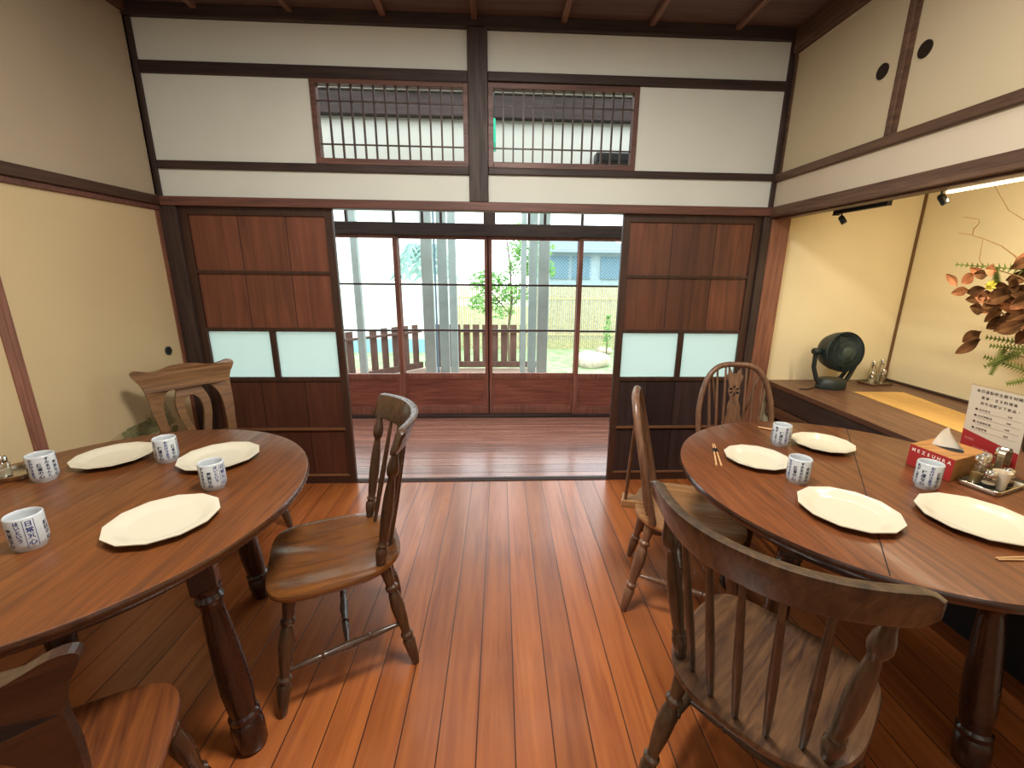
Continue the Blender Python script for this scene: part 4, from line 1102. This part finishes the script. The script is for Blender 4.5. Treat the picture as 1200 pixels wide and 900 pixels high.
for i, (y, z, a) in enumerate(LV):
    leaf(mo if i in (0, 1, 2, 3, 5, 9, 12, 16) else mbn, L3(y, z, 2.3+random.uniform(-.05, .05)), a, random.uniform(.075, .105), random.uniform(.048, .066), random.uniform(-.3, .3))
for i in range(110):
    y = random.uniform(-1.42, -.92); z = 1.36+random.gauss(0, .09); leaf(mo if random.random() < .25 else mbn, L3(y, z, 2.3+random.uniform(-.12, .12)), random.uniform(1.9, 3.6), random.uniform(.075, .115), random.uniform(.045, .07), random.uniform(-.5, .5))
mo.build('orange_leaves', M['leafo'], r, smooth=True); mbn.build('brown_leaves', M['leafb'], r, smooth=True)
GR = [((-.718, 1.506), (-1.02, 1.478)), ((-.965, 1.047), (-1.12, 1.175)), ((-.964, 1.146), (-1.13, 1.15)), ((-.953, 1.093), (-1.12, 1.06)), ((-.938, 1.181), (-1.15, 1.17)), ((-1.071, .994), (-1.18, 1.06)), ((-.902, 1.49), (-.90, 1.40)), ((-.98, 1.06), (-1.06, 1.13)), ((-1.0, 1.02), (-1.0, 1.14))]
for (ya, za), (yb, zb) in GR:
    m = MB(); a_, b_ = L3(ya, za, 2.28), L3(yb, zb, 2.31); m.tube([a_, b_], [.0018, .003], 5)
    n = 14
    for i in range(n):
        t = (i+.5)/n; c = a_.lerp(b_, t); dd = (a_-b_).normalized()
        for sg in (-1, 1):
            s_ = dd.cross(Vector((1, 0, 0))).normalized()*sg; tip = c+(dd*.5+s_)*(.012+.016*t); m.add([c-dd*.005, tip, c+dd*.007], [(0, 1, 2)])
    m.build('fern_sprig', M['leafg'], r)
m = MB()
for k in range(7): a = k*.9; leaf(m, L3(-.905+.012*cos(a), 1.412+.012*sin(a), 2.27), a, .03, .02, .5)
m.build('yellow_flower', M['petal'], r)

# lamp track and spots, LED strip
r = empty('light_track', (XR+.125, -.38, 1.785)); tag(r, 'thin black lighting track under the alcove lintel', 'light track')
MB().box(-.012, .012, -.34, 0, -.016, .006).build('rail', M['black'], r)
MB().box(-.014, .014, -.02, .0, -.022, -.016).build('end_cap', M['black'], r)
def spot(y, z, label):
    o = empty('spotlight', (1.879, y, z)); tag(o, label, 'spotlight', 'small black spotlights under the alcove lintel')
    MB().tube([(0, 0, 0), (0, 0, -.022)], .004, 8).build('stem', M['black'], o)
    MB().turned((.0, .006, -.014), (.012, -.014, -.050), [(0, .010), (.2, .014), (1, .014)], 16).build('head', M['black'], o, smooth=True)
    MB().turned((.012, -.014, -.0501), (.0125, -.0145, -.0508), [(0, .011), (1, .011)], 16).build('lens', M['fanlite'], o)
spot(-.43, 1.769, 'small black spotlight on the track at the corner of the alcove')
spot(-.965, 1.790, 'small black spotlight beside the glowing strip light')
o = empty('strip_light', (1.868, -1.00, 1.790)); tag(o, 'glowing warm strip light under the alcove lintel', 'strip light')
MB().box(-.006, .006, -.95, 0, -.015, -.006).build('tube', M['led'], o); MB().box(-.013, .013, -.95, .0, -.006, .0).build('housing', M['cream'], o)

# ------------------------------------------------------------------ lights
def area(name, loc, rot, size, sizey, power, col):
    l = bpy.data.lights.new(name, 'AREA'); l.shape = 'RECTANGLE'; l.size = size; l.size_y = sizey; l.energy = power; l.color = col
    o = bpy.data.objects.new(name, l); C.objects.link(o); o.location = loc; o.rotation_euler = rot; return o
area('veranda_fill', (0, .80, 2.95), (0, 0, 0), 4.5, .8, 46, (.95, .99, 1))  # added fill, no actual lamp: brightens the frosted panes and veranda floor
area('ceiling_light_centre', (.1, -1.75, 2.74), (0, 0, 0), .45, .45, 66, (1, .95, .87))
area('ceiling_light_left', (-1.0, -1.9, 2.74), (0, 0, 0), .6, .6, 15, (1, .92, .82))
area('ceiling_light_right', (1.1, -1.9, 2.74), (0, 0, 0), .6, .6, 11, (1, .90, .78))
area('room_fill', (0, -3.9, 1.9), (radians(78), 0, 0), 3.4, 1.6, 12, (1, .97, .92))
area('alcove_light', (1.90, -1.25, 1.768), (0, radians(-40), 0), .03, 1.3, 20, (1, .88, .66))

w = bpy.data.worlds.new('sky'); SC.world = w; w.use_nodes = True
bg = w.node_tree.nodes['Background']; bg.inputs[0].default_value = (.88, .96, 1, 1); bg.inputs[1].default_value = 4.2

# ------------------------------------------------------------------ camera
f, yaw, pit, rol, cx, cz, D, sx, sy = 504.0568, .0502, .2522, .0114, .0543, 1.4482, 2.7987, 10.91, -1.67
F = Vector((sin(yaw)*cos(pit), cos(yaw)*cos(pit), -sin(pit))); Rv = Vector((cos(yaw), -sin(yaw), 0)); U = Rv.cross(F)
R2 = Rv*cos(rol)+U*sin(rol); U2 = -Rv*sin(rol)+U*cos(rol)
cam = bpy.data.cameras.new('camera'); co = bpy.data.objects.new('camera', cam); C.objects.link(co)
co.matrix_world = Matrix(((R2.x, U2.x, -F.x, cx), (R2.y, U2.y, -F.y, -D), (R2.z, U2.z, -F.z, cz), (0, 0, 0, 1)))
cam.sensor_width = 36; cam.lens = f/1200*36; cam.shift_x = -sx/1200; cam.shift_y = sy/1200; cam.clip_start = .02; cam.clip_end = 100
SC.camera = co
SC.view_settings.view_transform = 'Standard'; SC.view_settings.look = 'None'; SC.view_settings.exposure = 0; SC.view_settings.gamma = 1
SC.cycles.use_denoising = True
SC.cycles.max_bounces = 8; SC.cycles.transparent_max_bounces = 16; SC.cycles.sample_clamp_indirect = 6; SC.cycles.caustics_reflective = False; SC.cycles.caustics_refractive = False
